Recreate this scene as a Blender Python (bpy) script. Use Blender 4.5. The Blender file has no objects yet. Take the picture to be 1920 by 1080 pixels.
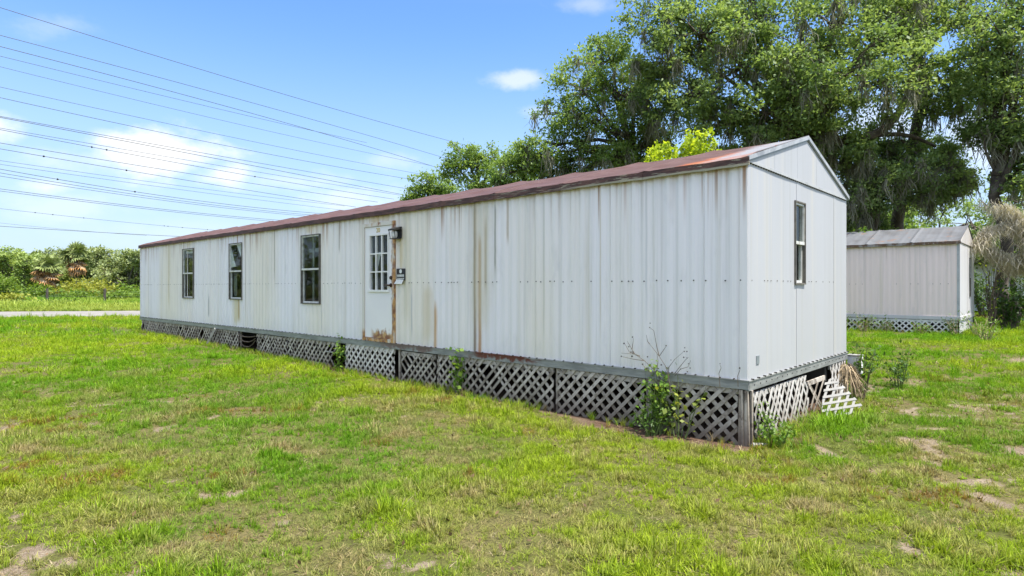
import bpy, bmesh, math, random
import numpy as np
from mathutils import Vector, Matrix

random.seed(7)
rng = np.random.default_rng(7)
SC = bpy.context.scene
COL = SC.collection
F, CX, HY, CZ = 1132.0, 960.0, 538.0, 1.67      # focal length and horizon of the photograph in its own pixels, eye height

# ------------------------------------------------------------------ camera
cam_data = bpy.data.cameras.new('camera')
cam_data.sensor_width = 36.0
cam_data.lens = F / 1920.0 * 36.0
cam_data.shift_y = -2.0 / 1920.0
cam_data.clip_start = 0.05
cam_data.clip_end = 6000
cam = bpy.data.objects.new('camera', cam_data)
COL.objects.link(cam)
cam.location = (0, 0, CZ)
cam.rotation_euler = (math.radians(90), 0, 0)
SC.camera = cam

# ------------------------------------------------------------------ sun, sky, exposure
SUN_EL, SUN_AZ = 68.0, 132.5          # azimuth clockwise from +Y: high, to the right of the camera
SUN_STRENGTH, SKY_STRENGTH, EXPOSURE = 4.3, 0.15, 1.1
sl = bpy.data.lights.new('sun', 'SUN')
sl.energy = SUN_STRENGTH
sl.angle = math.radians(0.8)
sl.color = (1.0, 0.955, 0.88)
sun = bpy.data.objects.new('sun', sl)
COL.objects.link(sun)
_e, _a = math.radians(SUN_EL), math.radians(SUN_AZ)
sdir = Vector((math.sin(_a) * math.cos(_e), math.cos(_a) * math.cos(_e), math.sin(_e)))
sun.rotation_euler = (-sdir).to_track_quat('-Z', 'Y').to_euler()
sun.location = sdir * 60

SC.view_settings.view_transform = 'Standard'
SC.view_settings.look = 'None'
SC.view_settings.exposure = EXPOSURE
SC.view_settings.gamma = 1.0
SC.view_settings.use_curve_mapping = False
SC.cycles.max_bounces = 7
SC.cycles.diffuse_bounces = 3
SC.cycles.transmission_bounces = 5
SC.cycles.transparent_max_bounces = 8


class NT:
    """small node-graph writer"""
    def __init__(s, tree):
        s.t = tree
        s.t.nodes.clear()

    def new(s, typ, **kw):
        n = s.t.nodes.new(typ)
        for k, v in kw.items():
            setattr(n, k, v)
        return n

    def put(s, sock, v):
        if v is None:
            return
        if isinstance(v, bpy.types.NodeSocket):
            s.t.links.new(v, sock)
        else:
            if sock.type == 'RGBA' and not isinstance(v, (int, float)) and len(v) == 3:
                v = tuple(v) + (1.0,)
            sock.default_value = v

    def m(s, op, a, b=None, c=None, clamp=False):
        n = s.new('ShaderNodeMath', operation=op)
        n.use_clamp = clamp
        s.put(n.inputs[0], a)
        s.put(n.inputs[1], b)
        s.put(n.inputs[2], c)
        return n.outputs[0]

    def vm(s, op, a, b=None):
        n = s.new('ShaderNodeVectorMath', operation=op)
        s.put(n.inputs[0], a)
        s.put(n.inputs[1], b)
        return n.outputs['Value'] if op in ('DOT_PRODUCT', 'LENGTH') else n.outputs[0]

    def mix(s, f, a, b, blend='MIX'):
        n = s.new('ShaderNodeMix', data_type='RGBA', blend_type=blend)
        s.put(n.inputs[0], f)
        s.put(n.inputs[6], a)
        s.put(n.inputs[7], b)
        return n.outputs[2]

    def ss(s, x, lo, hi, a=0.0, b=1.0):
        n = s.new('ShaderNodeMapRange', interpolation_type='SMOOTHSTEP')
        s.put(n.inputs[0], x)
        for i, v in zip((1, 2, 3, 4), (lo, hi, a, b)):
            s.put(n.inputs[i], v)
        return n.outputs[0]

    def noise(s, vec, scale, detail=3.0, rough=0.55, out=0):
        n = s.new('ShaderNodeTexNoise')
        s.put(n.inputs['Vector'], vec)
        n.inputs['Scale'].default_value = scale
        n.inputs['Detail'].default_value = detail
        n.inputs['Roughness'].default_value = rough
        return n.outputs[out]

    def scale(s, vec, sc, off=(0, 0, 0)):
        n = s.new('ShaderNodeMapping')
        s.put(n.inputs['Vector'], vec)
        n.inputs['Scale'].default_value = sc
        n.inputs['Location'].default_value = off
        return n.outputs[0]

    def sep(s, vec):
        n = s.new('ShaderNodeSeparateXYZ')
        s.put(n.inputs[0], vec)
        return n.outputs

    def comb(s, x, y, z):
        n = s.new('ShaderNodeCombineXYZ')
        for i, v in enumerate((x, y, z)):
            s.put(n.inputs[i], v)
        return n.outputs[0]

    def attr(s, name, typ='GEOMETRY'):
        n = s.new('ShaderNodeAttribute', attribute_type=typ)
        n.attribute_name = name
        return n

    def bump(s, h, strength=0.3, dist=0.01):
        n = s.new('ShaderNodeBump')
        n.inputs['Strength'].default_value = strength
        n.inputs['Distance'].default_value = dist
        s.put(n.inputs['Height'], h)
        return n.outputs[0]

    def bsdf(s, color, rough=0.6, metal=0.0, normal=None, spec=0.5):
        n = s.new('ShaderNodeBsdfPrincipled')
        s.put(n.inputs['Base Color'], color)
        s.put(n.inputs['Roughness'], rough)
        s.put(n.inputs['Metallic'], metal)
        s.put(n.inputs['Specular IOR Level'], spec)
        if normal is not None:
            s.put(n.inputs['Normal'], normal)
        return n.outputs[0]

    def out(s, sh):
        o = s.new('ShaderNodeOutputMaterial')
        s.t.links.new(sh, o.inputs['Surface'])

    def coord(s, ob=None):
        n = s.new('ShaderNodeTexCoord')
        if ob is not None:
            n.object = ob
        return n.outputs['Object']

    def pos(s):
        return s.new('ShaderNodeNewGeometry').outputs['Position']

    def rnd(s):
        return s.new('ShaderNodeObjectInfo').outputs['Random']


world = bpy.data.worlds.new('World')
SC.world = world
world.use_nodes = True
w = NT(world.node_tree)
sky = w.new('ShaderNodeTexSky', sky_type='NISHITA')
sky.sun_disc = False
sky.sun_elevation = _e
sky.sun_rotation = _a
sky.air_density = 1.0
sky.dust_density = 0.55
sky.ozone_density = 1.6
dvec = w.new('ShaderNodeTexCoord').outputs['Generated']
dx, dy, dz = w.sep(dvec)
# fair-weather clouds: a bright scatter added out of view as fill light, and the named banks low in the sky
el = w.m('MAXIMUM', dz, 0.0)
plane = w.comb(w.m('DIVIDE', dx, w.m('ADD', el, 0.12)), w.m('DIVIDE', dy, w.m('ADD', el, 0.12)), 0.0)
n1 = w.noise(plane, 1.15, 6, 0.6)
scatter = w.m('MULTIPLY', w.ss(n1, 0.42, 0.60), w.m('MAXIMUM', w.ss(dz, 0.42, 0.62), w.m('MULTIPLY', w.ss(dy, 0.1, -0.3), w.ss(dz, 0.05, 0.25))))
edge = w.noise(w.vm('MULTIPLY', dvec, (1, 1, 1.8)), 15.0, 7, 0.62)
edge2 = w.noise(w.vm('MULTIPLY', dvec, (1, 1, 2.4)), 4.0, 4, 0.6)
fy = w.m('MAXIMUM', dy, 0.02)
U = w.m('DIVIDE', dx, fy)
V = w.m('DIVIDE', dz, fy)
front = w.ss(dy, 0.02, 0.2)
cl = None
for (px, py, rx, ry, amp) in [(285, 286, 135, 44, 1.0), (250, 300, 190, 30, .4), (425, 330, 62, 24, .8), (-20, 236, 62, 28, .9),
                              (90, 352, 60, 18, .7), (660, 372, 120, 30, .45), (972, 151, 52, 19, .55), (110, 385, 160, 34, .3),
                              (560, 340, 150, 22, .35), (1100, 8, 70, 18, .3), (120, 45, 90, 30, .22), (1010, 208, 40, 16, .35),
                              (720, 300, 60, 20, .3), (1860, 260, 90, 80, .55), (1650, 240, 120, 60, .5), (330, 440, 300, 30, .15)]:
    du = w.m('DIVIDE', w.m('SUBTRACT', U, (px - CX) / F), rx / F)
    dv = w.m('DIVIDE', w.m('SUBTRACT', V, (HY - py) / F), ry / F)
    r = w.m('SQRT', w.m('ADD', w.m('MULTIPLY', du, du), w.m('MULTIPLY', dv, dv)))
    r = w.m('ADD', r, w.m('MULTIPLY', w.m('SUBTRACT', edge, 0.5), 2.3))
    r = w.m('ADD', r, w.m('MULTIPLY', w.m('SUBTRACT', edge2, 0.5), 1.2))
    k = w.m('MULTIPLY', w.ss(r, 0.0, 1.3, 1.0, 0.0), amp)
    cl = k if cl is None else w.m('MAXIMUM', cl, k)
cl = w.m('MULTIPLY', cl, front)
cloud = w.m('MULTIPLY', cl, w.ss(dz, 0.0, 0.05), clamp=True)
cool = w.mix(1.0, sky.outputs[0], (0.52, 0.70, 0.90), 'MULTIPLY')
low = w.ss(dz, -0.02, 0.42, 1.0, 0.0)
hazed = w.mix(w.m('MULTIPLY', low, 0.85), cool, (2.15, 2.52, 3.0))
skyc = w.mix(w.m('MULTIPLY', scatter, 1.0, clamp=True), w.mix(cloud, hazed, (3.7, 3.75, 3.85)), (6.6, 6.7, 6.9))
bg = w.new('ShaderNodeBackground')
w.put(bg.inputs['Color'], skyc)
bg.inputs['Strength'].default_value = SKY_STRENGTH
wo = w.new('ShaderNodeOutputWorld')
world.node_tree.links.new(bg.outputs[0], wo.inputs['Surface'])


# ------------------------------------------------------------------ helpers
def at(px, py, Y):
    return Vector(((px - CX) / F * Y, Y, CZ + (HY - py) / F * Y))


def sstep(x, lo, hi):
    t = np.clip((np.asarray(x, float) - lo) / (hi - lo), 0, 1)
    return t * t * (3 - 2 * t)


def ground_z(x, y):
    return 0.2 * sstep(y, 6.0, 20.0) + 0.06 * sstep(x, 5.0, 13.0) * sstep(y, 8, 18)


def gz(x, y):
    return float(ground_z(x, y))


def vnoise(x, y, sc, seed=0):
    x = np.asarray(x, float) / sc + 137.3 * (seed + 1)
    y = np.asarray(y, float) / sc + 71.7 * (seed + 1)
    xi, yi = np.floor(x), np.floor(y)
    fx, fy_ = x - xi, y - yi
    fx, fy_ = fx * fx * (3 - 2 * fx), fy_ * fy_ * (3 - 2 * fy_)

    def h(i, j):
        v = np.sin(i * 127.1 + j * 311.7 + seed * 74.7) * 43758.5453
        return v - np.floor(v)
    return (h(xi, yi) * (1 - fx) + h(xi + 1, yi) * fx) * (1 - fy_) + (h(xi, yi + 1) * (1 - fx) + h(xi + 1, yi + 1) * fx) * fy_


def fbm(x, y, sc, seed=0, o=3):
    s, a, t = 0, 1.0, 0
    for i in range(o):
        s = s + a * vnoise(x, y, sc / 2 ** i, seed + i * 13)
        t += a
        a *= 0.55
    return s / t


def tag(o, label=None, cat=None, group=None, kind=None):
    if label:
        o['label'] = label
    if cat:
        o['category'] = cat
    if group:
        o['group'] = group
    if kind:
        o['kind'] = kind
    return o


def empty(name, loc, rz=0.0):
    o = bpy.data.objects.new(name, None)
    o.empty_display_size = 0.3
    COL.objects.link(o)
    o.location = loc
    o.rotation_euler = (0, 0, rz)
    return o


def link_mesh(name, me, mat, parent=None):
    o = bpy.data.objects.new(name, me)
    if mat is not None and not me.materials:
        for m_ in (mat if isinstance(mat, (list, tuple)) else [mat]):
            me.materials.append(m_)
    COL.objects.link(o)
    o.parent = parent
    return o


class MB:
    """collects faces and links them as ONE mesh object"""
    def __init__(s, mp=None):
        s.v, s.f, s.mp = [], [], mp or (lambda a, b, c: (a, b, c))

    def add(s, vs, fs):
        k = len(s.v)
        s.v += [s.mp(*p) for p in vs]
        s.f += [tuple(i + k for i in f) for f in fs]

    def box(s, x0, x1, y0, y1, z0, z1):
        s.add([(x0, y0, z0), (x1, y0, z0), (x1, y1, z0), (x0, y1, z0), (x0, y0, z1), (x1, y0, z1), (x1, y1, z1), (x0, y1, z1)],
              [(0, 3, 2, 1), (4, 5, 6, 7), (0, 1, 5, 4), (1, 2, 6, 5), (2, 3, 7, 6), (3, 0, 4, 7)])
        return s

    def prism(s, poly, y0, y1):
        """poly in (x, z), extruded along y"""
        n = len(poly)
        s.add([(x, y0, z) for x, z in poly] + [(x, y1, z) for x, z in poly],
              [tuple(range(n)), tuple(range(2 * n - 1, n - 1, -1))] + [(i, (i + 1) % n, n + (i + 1) % n, n + i) for i in range(n)])
        return s

    def tube(s, pts, rad, n=6, cap=True):
        pts = [Vector(p) for p in pts]
        k, rings = len(pts), []
        ref = Vector((0.31, 0.17, 0.93))
        for i, p in enumerate(pts):
            t = (pts[min(i + 1, k - 1)] - pts[max(i - 1, 0)])
            t = t.normalized() if t.length > 1e-9 else Vector((0, 0, 1))
            a = t.cross(ref)
            a = a.normalized() if a.length > 1e-3 else t.cross(Vector((1, 0, 0))).normalized()
            b = t.cross(a)
            r = rad[i] if isinstance(rad, (list, tuple)) else rad
            rings += [tuple(p + (a * math.cos(6.2832 * j / n) + b * math.sin(6.2832 * j / n)) * r) for j in range(n)]
        fs = [(i * n + j, i * n + (j + 1) % n, (i + 1) * n + (j + 1) % n, (i + 1) * n + j) for i in range(k - 1) for j in range(n)]
        if cap:
            fs += [tuple(range(n - 1, -1, -1)), tuple(range((k - 1) * n, k * n))]
        s.add(rings, fs)
        return s

    def ball(s, c, r, n=6, m=4):
        vs, fs = [], []
        for i in range(m + 1):
            th = math.pi * i / m
            for j in range(n):
                ph = 6.2832 * j / n
                vs.append((c[0] + r * math.sin(th) * math.cos(ph), c[1] + r * math.sin(th) * math.sin(ph), c[2] + r * math.cos(th)))
        for i in range(m):
            for j in range(n):
                fs.append((i * n + j, (i + 1) * n + j, (i + 1) * n + (j + 1) % n, i * n + (j + 1) % n))
        s.add(vs, fs)
        return s

    def slab(s, fn, nu, nv, th):
        """thick sheet: fn(u, v) -> point, th offset vector"""
        W = nv + 1
        top = [fn(i / nu, j / nv) for i in range(nu + 1) for j in range(W)]
        bot = [(p[0] - th[0], p[1] - th[1], p[2] - th[2]) for p in top]
        k = len(top)
        fs = []
        for i in range(nu):
            for j in range(nv):
                a, b, c, d = i * W + j, (i + 1) * W + j, (i + 1) * W + j + 1, i * W + j + 1
                fs += [(a, b, c, d), (k + a, k + d, k + c, k + b)]
        rim = [i * W for i in range(nu + 1)] + [nu * W + j for j in range(1, W)] + [i * W + nv for i in range(nu - 1, -1, -1)] + [j for j in range(nv - 1, 0, -1)]
        for a, b in zip(rim, rim[1:] + rim[:1]):
            fs.append((a, k + a, k + b, b))
        s.add(top + bot, fs)
        return s

    def mesh(s, name, smooth=False):
        me = bpy.data.meshes.new(name)
        me.from_pydata(s.v, [], s.f)
        bm = bmesh.new()
        bm.from_mesh(me)
        bmesh.ops.recalc_face_normals(bm, faces=bm.faces)
        bm.to_mesh(me)
        bm.free()
        if smooth:
            me.polygons.foreach_set('use_smooth', [True] * len(me.polygons))
        return me

    def build(s, name, mat, parent=None, smooth=False):
        return link_mesh(name, s.mesh(name, smooth), mat, parent)


def np_mesh(name, V_, Q, attrs=None):
    """fast mesh from arrays; Q is (n, k) with k = 3 or 4"""
    me = bpy.data.meshes.new(name)
    n, k = Q.shape
    me.vertices.add(len(V_))
    me.vertices.foreach_set('co', np.ascontiguousarray(V_, np.float32).ravel())
    me.loops.add(n * k)
    me.loops.foreach_set('vertex_index', np.ascontiguousarray(Q, np.int32).ravel())
    me.polygons.add(n)
    me.polygons.foreach_set('loop_start', np.arange(0, n * k, k, dtype=np.int32))
    me.update(calc_edges=True)
    for nm, (typ, dom, arr) in (attrs or {}).items():
        a = me.attributes.new(nm, typ, dom)
        a.data.foreach_set('color' if typ == 'FLOAT_COLOR' else ('vector' if typ == 'FLOAT_VECTOR' else 'value'),
                           np.ascontiguousarray(arr, np.int32 if typ == 'INT' else np.float32).ravel())
    return me


def copy_tree(o, parent=None):
    c = o.copy()
    COL.objects.link(c)
    c.parent = parent
    for ch in list(o.children):
        copy_tree(ch, c)
    return c


# ------------------------------------------------------------------ materials
def mat(name):
    m_ = bpy.data.materials.new(name)
    m_.use_nodes = True
    return m_, NT(m_.node_tree)


def simple(name, c, rough=0.6, metal=0.0, var=0.12, scale=9.0, c2=None, bump=0.0, spec=0.5):
    m_, t = mat(name)
    p = t.coord()
    n = t.noise(p, scale, 4)
    dark = tuple(x * (1 - var) for x in c)
    lite = tuple(min(1, x * (1 + var)) for x in c)
    col = t.mix(t.ss(n, .3, .7), dark, lite)
    if c2 is not None:
        col = t.mix(t.ss(t.noise(p, scale * .6, 5, .65), .5, .68), col, c2)
    nb = t.bump(t.noise(p, scale * 4, 3), bump, .01) if bump else None
    t.out(t.bsdf(col, rough, metal, nb, spec))
    return m_


def leaf_mat(name, c1, c2, trans=0.5, rough=0.5):
    """leaf colour varies leaf by leaf through the mesh attribute 'tint' (0..1)"""
    m_, t = mat(name)
    a = t.attr('tint').outputs['Fac']
    r = t.rnd()
    col = t.mix(a, c1, c2)
    col = t.mix(t.m('MULTIPLY', r, .18), col, tuple(x * 1.3 for x in c2))
    b = t.bsdf(col, rough, 0, None, .3)
    tr = t.new('ShaderNodeBsdfTranslucent')
    t.put(tr.inputs['Color'], t.mix(1.0, col, (1.25, 1.2, .6), 'MULTIPLY'))
    mx = t.new('ShaderNodeMixShader')
    mx.inputs[0].default_value = trans
    t.t.links.new(b, mx.inputs[1])
    t.t.links.new(tr.outputs[0], mx.inputs[2])
    t.out(mx.outputs[0])
    return m_


def streak(t, x, z, x0, w_, ztop, zbot, n):
    """mask of one run of rust down the wall: centre x0, half width w_, from ztop (strong) to zbot"""
    d = t.m('ABSOLUTE', t.m('SUBTRACT', t.m('ADD', x, t.m('MULTIPLY', t.m('SUBTRACT', n, .5), w_ * .9)), x0))
    a = t.ss(d, w_ * .15, w_, 1, 0)
    zn = t.m('ADD', z, t.m('MULTIPLY', t.m('SUBTRACT', n, .5), .5))
    return t.m('MULTIPLY', a, t.m('MULTIPLY', t.ss(zn, zbot, zbot + .35 * (ztop - zbot)), t.ss(zn, ztop - .02, ztop + .25, 1, 0)))


def siding_mat(name, home, cold, warm, heavy=True, rust=1.0):
    m_, t = mat(name)
    p = t.coord(home)
    x, y, z = t.sep(p)
    base = t.mix(t.ss(t.noise(t.scale(p, (.42, .42, .05)), 1.0, 3), .40, .62), cold, warm)
    fine = t.noise(t.scale(p, (9, 9, .16)), 1.0, 5, .65)
    base = t.mix(t.m('MULTIPLY', t.ss(fine, .50, .72), .30), base, (.30, .30, .27))
    fine2 = t.noise(t.scale(p, (4.2, 4.2, .10), (5, 0, 3)), 1.0, 4, .6)
    base = t.mix(t.m('MULTIPLY', t.ss(fine2, .52, .74), .45), base, (.56, .50, .37))
    blot = t.noise(t.scale(p, (3, 3, 1.1)), 1.6, 5, .6)
    base = t.mix(t.m('MULTIPLY', t.ss(blot, .55, .75), .16), base, (.33, .34, .34))
    # grime that has crept up from the bottom edge
    gr = t.m('MULTIPLY', t.ss(t.m('ADD', z, t.m('MULTIPLY', fine, .8)), .75, 1.5, 1, 0), .28)
    base = t.mix(gr, base, (.36, .36, .33))
    # rust runs from the roof edge
    rx = t.noise(t.scale(p, (13, 13, .05), (2, 0, 0)), 1.0, 3, .6)
    zone = t.noise(t.scale(p, (.55, .55, .02), (8.3, 0, 0)), 1.0, 2)
    ln = t.m('ADD', 2.92, t.m('MULTIPLY', rx, -.45))
    top = t.m('MULTIPLY', t.m('MULTIPLY', t.ss(rx, .50, .66), t.ss(t.m('SUBTRACT', z, ln), -.35, .32)), t.ss(zone, .38, .55))
    base = t.mix(t.m('MULTIPLY', top, .95 * rust), base, (.30, .145, .05))
    edge_ = t.m('MULTIPLY', t.ss(t.m('ADD', z, t.m('MULTIPLY', fine, .25)), 3.0, 3.12), t.ss(zone, .3, .5))
    base = t.mix(t.m('MULTIPLY', edge_, .55 * rust), base, (.40, .25, .10))
    if heavy:
        nn = t.noise(t.scale(p, (2.2, 2.2, 1.4)), 1.0, 4, .6)
        for (x0, w_, zt, zb, c, k) in [(-4.12, .05, 3.0, -.9, (.17, .11, .06), .85), (-4.02, .07, 2.3, -.6, (.42, .19, .06), .85),
                                       (-3.90, .035, 2.55, 1.5, (.25, .17, .09), .7), (-3.70, .04, 2.75, 1.7, (.17, .16, .11), .8), (-3.45, .03, 3.0, 2.2, (.34, .25, .14), .6),
                                       (-3.98, .35, 3.05, .66, (.58, .52, .36), .55), (-5.05, .07, 1.25, .1, (.50, .27, .09), .8), (-5.25, .2, 1.5, .66, (.58, .48, .30), .5),
                                       (-1.85, .02, 3.0, .7, (.48, .38, .25), .5), (-2.77, .025, 3.0, .7, (.40, .38, .30), .5),
                                       (-5.95, .08, 2.55, 1.9, (.55, .43, .22), .7), (-5.80, .18, 3.0, .7, (.58, .53, .38), .55),
                                       (-6.6, .5, 3.05, 2.78, (.60, .46, .24), .7), (-9.0, .3, 3.05, 2.74, (.62, .52, .32), .75), (-9.05, .025, 3.05, 2.7, (.32, .15, .06), .9),
                                       (-8.75, .02, 3.05, 2.7, (.45, .28, .12), .8), (-12.55, .34, 1.36, .68, (.60, .53, .34), .85), (-12.45, .05, 1.36, .75, (.38, .25, .10), .7),
                                       (-15.7, .3, 3.05, 2.76, (.60, .52, .34), .6), (-10.6, .03, 3.05, 1.6, (.26, .23, .18), .7), (-7.9, .02, 3.0, 2.3, (.24, .22, .18), .7),
                                       (-14.3, .03, 1.3, .9, (.25, .26, .27), .7), (-17.3, .12, 3.05, .7, (.52, .44, .28), .6), (-12.05, .03, 3.0, .7, (.30, .27, .21), .6),
                                       (-5.65, .04, 1.5, .7, (.28, .29, .33), .5), (-8.56, .03, 1.4, .7, (.30, .29, .28), .6), (-1.2, .02, 3., 1., (.45, .46, .47), .5)]:
            base = t.mix(t.m('MULTIPLY', streak(t, x, z, x0, w_, zt, zb, nn), k), base, c)
    t.out(t.bsdf(base, .48, 0.0, t.bump(t.noise(t.scale(p, (1.5, 1.5, .8)), 2.2, 2), .25, .01), .4))
    return m_


def rusty_mat(name, ob, c, rust, lo, hi, scale=3.0, rough=.6, c3=None):
    m_, t = mat(name)
    p = t.coord(ob)
    n = t.noise(p, scale, 6, .65)
    col = t.mix(t.ss(n, lo, hi), c, rust)
    if c3 is not None:
        col = t.mix(t.ss(t.noise(t.scale(p, (1, 1, 1), (4, 2, 7)), scale * 2.3, 5, .65), .58, .66), col, c3)
    col = t.mix(t.m('MULTIPLY', t.noise(p, scale * 9, 3), .35), col, tuple(x * .45 for x in rust))
    t.out(t.bsdf(col, rough, 0, t.bump(n, .3, .01)))
    return m_


def glass_mat(name, tint, refl=.10):
    m_, t = mat(name)
    tr = t.new('ShaderNodeBsdfTransparent')
    p = t.coord()
    t.put(tr.inputs['Color'], t.mix(t.noise(p, 5, 4), tuple(x * .85 for x in tint), tint))
    gl = t.new('ShaderNodeBsdfGlossy')
    gl.inputs['Roughness'].default_value = .015
    t.put(gl.inputs['Normal'], t.bump(t.noise(p, 2.0, 2), .06, .02))
    lw = t.new('ShaderNodeLayerWeight')
    lw.inputs['Blend'].default_value = .5
    f = t.m('ADD', t.m('MULTIPLY', t.m('POWER', lw.outputs['Facing'], 4.0), .38), refl, clamp=True)
    mx = t.new('ShaderNodeMixShader')
    t.put(mx.inputs[0], f)
    t.t.links.new(tr.outputs[0], mx.inputs[1])
    t.t.links.new(gl.outputs[0], mx.inputs[2])
    t.out(mx.outputs[0])
    return m_


def slat_mat(name, c1, c2, stain, k=.6):
    m_, t = mat(name)
    r = t.rnd()
    p = t.pos()
    q = t.vm('ADD', p, t.comb(t.m('MULTIPLY', r, 13.0), 0, 0))
    n = t.noise(q, 5.5, 5, .65)
    g = t.noise(t.scale(q, (30, 30, 30)), 1.0, 3)
    col = t.mix(r, c1, c2)
    low = t.m('MULTIPLY', t.ss(t.m('ADD', t.sep(p)[2], t.m('MULTIPLY', n, .5)), .25, .62, 1, 0), .75)
    col = t.mix(t.m('MAXIMUM', t.m('MULTIPLY', t.ss(n, .44, .66), k), low), col, stain)
    col = t.mix(t.m('MULTIPLY', g, .3), col, tuple(x * .5 for x in stain))
    t.out(t.bsdf(col, .85, 0, t.bump(g, .4, .004), .2))
    return m_


M = {}
M['rail'] = simple('galvanised_rail', (.23, .26, .27), .55, .25, .18, 3.0, (.15, .17, .17))
M['trim'] = simple('white_trim', (.40, .41, .42), .6, 0, .08, 5, (.30, .31, .31), 0, .3)
M['rake'] = simple('rake_metal', (.40, .41, .42), .5, .2, .15, 5, (.24, .25, .26))
M['screw'] = simple('dark_screw', (.03, .025, .022), .6)
M['alu'] = simple('aluminium_sash', (.62, .62, .58), .45, .1, .10, 12, (.38, .36, .31))
M['casing'] = simple('weathered_casing', (.13, .12, .10), .7, 0, .3, 14, (.10, .095, .08))
M['glass'] = glass_mat('window_glass', (.92, .95, .94), .03)
M['inside'] = simple('room_lining', (.22, .20, .17), .9, 0, .15, 1.5)
M['curtain'] = simple('white_curtain', (.82, .81, .79), .9, 0, .08, 3)
M['blind'] = simple('grey_blind', (.20, .22, .20), .9, 0, .25, 2.0)
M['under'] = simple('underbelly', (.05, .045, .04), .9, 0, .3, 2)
M['wood_grey'] = slat_mat('weathered_lattice_wood', (.33, .295, .25), (.60, .545, .475), (.11, .085, .06), .8)
M['wood_pale'] = slat_mat('pale_lattice_wood', (.60, .56, .51), (.78, .74, .68), (.22, .17, .12), .5)
M['wood_white'] = slat_mat('white_lattice', (.40, .385, .36), (.58, .56, .53), (.17, .14, .10), .5)
M['wood_dark'] = slat_mat('stained_lattice_wood', (.34, .305, .26), (.64, .585, .50), (.08, .06, .045), .8)
M['post'] = slat_mat('split_post_wood', (.30, .25, .20), (.52, .46, .39), (.09, .065, .05), .9)
M['vinyl'] = simple('white_vinyl', (.30, .29, .27), .6, 0, .05, 4, (.6, .58, .5))
M['muntin'] = simple('muntin_paint', (.78, .76, .72), .5, 0, .06, 6)
M['box'] = simple('white_box_paint', (.80, .78, .78), .45, 0, .06, 5)
M['lattice_white'] = simple('white_lattice_paint', (.66, .65, .63), .5, 0, .08, 4, (.5, .47, .4))
M['black'] = simple('black_metal', (.018, .017, .016), .5, .2)
M['bulb'] = simple('frosted_glass', (.62, .62, .60), .25)
M['gold'] = simple('brass_digits', (.50, .36, .08), .45, .4, .25, 30)
M['knob'] = simple('tarnished_knob', (.055, .03, .02), .45, .4)
M['paper'] = simple('sun_bleached_paper', (.66, .66, .62), .9, 0, .08, 20)
M['signblack'] = simple('sign_black', (.022, .018, .02), .55)
M['bark'] = simple('oak_bark', (.085, .068, .053), .95, 0, .4, 4, (.13, .12, .10), .8)
M['bark_far'] = simple('far_bark', (.10, .085, .07), .95, 0, .3, 2)
M['deadwood'] = simple('dead_branch', (.30, .27, .22), .9, 0, .25, 6, (.18, .16, .13))
M['moss'] = leaf_mat('spanish_moss_grey', (.12, .125, .085), (.25, .245, .185), .25, .9)
M['moss_tan'] = leaf_mat('spanish_moss_tan', (.34, .305, .245), (.62, .57, .48), .3, .9)
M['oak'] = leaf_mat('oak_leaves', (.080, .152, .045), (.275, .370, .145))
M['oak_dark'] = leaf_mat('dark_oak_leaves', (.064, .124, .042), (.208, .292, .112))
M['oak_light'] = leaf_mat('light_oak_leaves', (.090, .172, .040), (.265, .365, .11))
M['lime'] = leaf_mat('lime_shoots', (.26, .38, .015), (.48, .56, .05), .5)
M['weed'] = leaf_mat('weed_leaves', (.05, .13, .014), (.18, .28, .04), .4)
M['weed_yellow'] = leaf_mat('yellow_weed_leaves', (.14, .19, .03), (.30, .34, .06), .4)
M['weed_dark'] = leaf_mat('dark_weed_leaves', (.03, .075, .012), (.09, .16, .03), .35)
M['far_leaf'] = leaf_mat('far_leaves', (.14, .225, .05), (.34, .42, .12), .3)
M['far_leaf_b'] = leaf_mat('far_grey_leaves', (.15, .205, .075), (.35, .40, .17), .3)
M['brush'] = leaf_mat('field_brush_leaves', (.075, .15, .015), (.20, .29, .04), .4)
M['brush_yellow'] = leaf_mat('yellow_brush_leaves', (.19, .23, .03), (.36, .36, .06), .4)
M['frond'] = simple('palm_frond', (.27, .32, .11), .5, 0, .3, 3)
M['frond_dead'] = simple('dead_palm_frond', (.46, .27, .11), .9, 0, .3, 3, (.42, .34, .24))
M['dry'] = simple('dry_stem', (.11, .085, .06), .9, 0, .25, 8)
M['drypale'] = simple('dry_straw', (.34, .26, .16), .9, 0, .3, 8)
M['stem'] = simple('green_stem', (.10, .14, .035), .8, 0, .2, 8)
M['wire'] = simple('weathered_conductor', (.05, .056, .065), .6)
M['road'] = simple('pale_road', (.20, .185, .165), .9, 0, .10, 1.2, (.25, .23, .205), .3)
M['fpost'] = simple('fence_post_wood', (.07, .06, .05), .9, 0, .3, 4)
M['clap'] = simple('white_clapboard', (.74, .76, .78), .6, 0, .05, 3)
M['shingle'] = simple('grey_roof_shingle', (.14, .14, .14), .9)


# ------------------------------------------------------------------ ground, road
def axis_lines(lo, hi, flo, fhi, step, grow=1.18):
    pts = list(np.arange(flo, fhi + 1e-6, step))
    s, x = step, fhi
    while x < hi:
        s *= grow
        x += s
        pts.append(min(x, hi))
    s, x = step, flo
    while x > lo:
        s *= grow
        x -= s
        pts.insert(0, max(x, lo))
    return np.array(pts)


D_ = np.array((.7355, -.6775))     # long axis of the trailer, towards the near corner
E_ = np.array((.6775, .7355))      # across it, away from the camera
A0 = np.array((2.468, 6.32))       # its near corner
B0 = np.array((13.28, 17.9))       # the same corner of the second trailer


def local(x, y, o):
    rx, ry = np.asarray(x, float) - o[0], np.asarray(y, float) - o[1]
    return rx * D_[0] + ry * D_[1], rx * E_[0] + ry * E_[1]


ROAD_A, ROAD_B = np.array((-40.0, 29.5)), np.array((25.0, 43.5))
ROAD_W = 7.5


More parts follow.
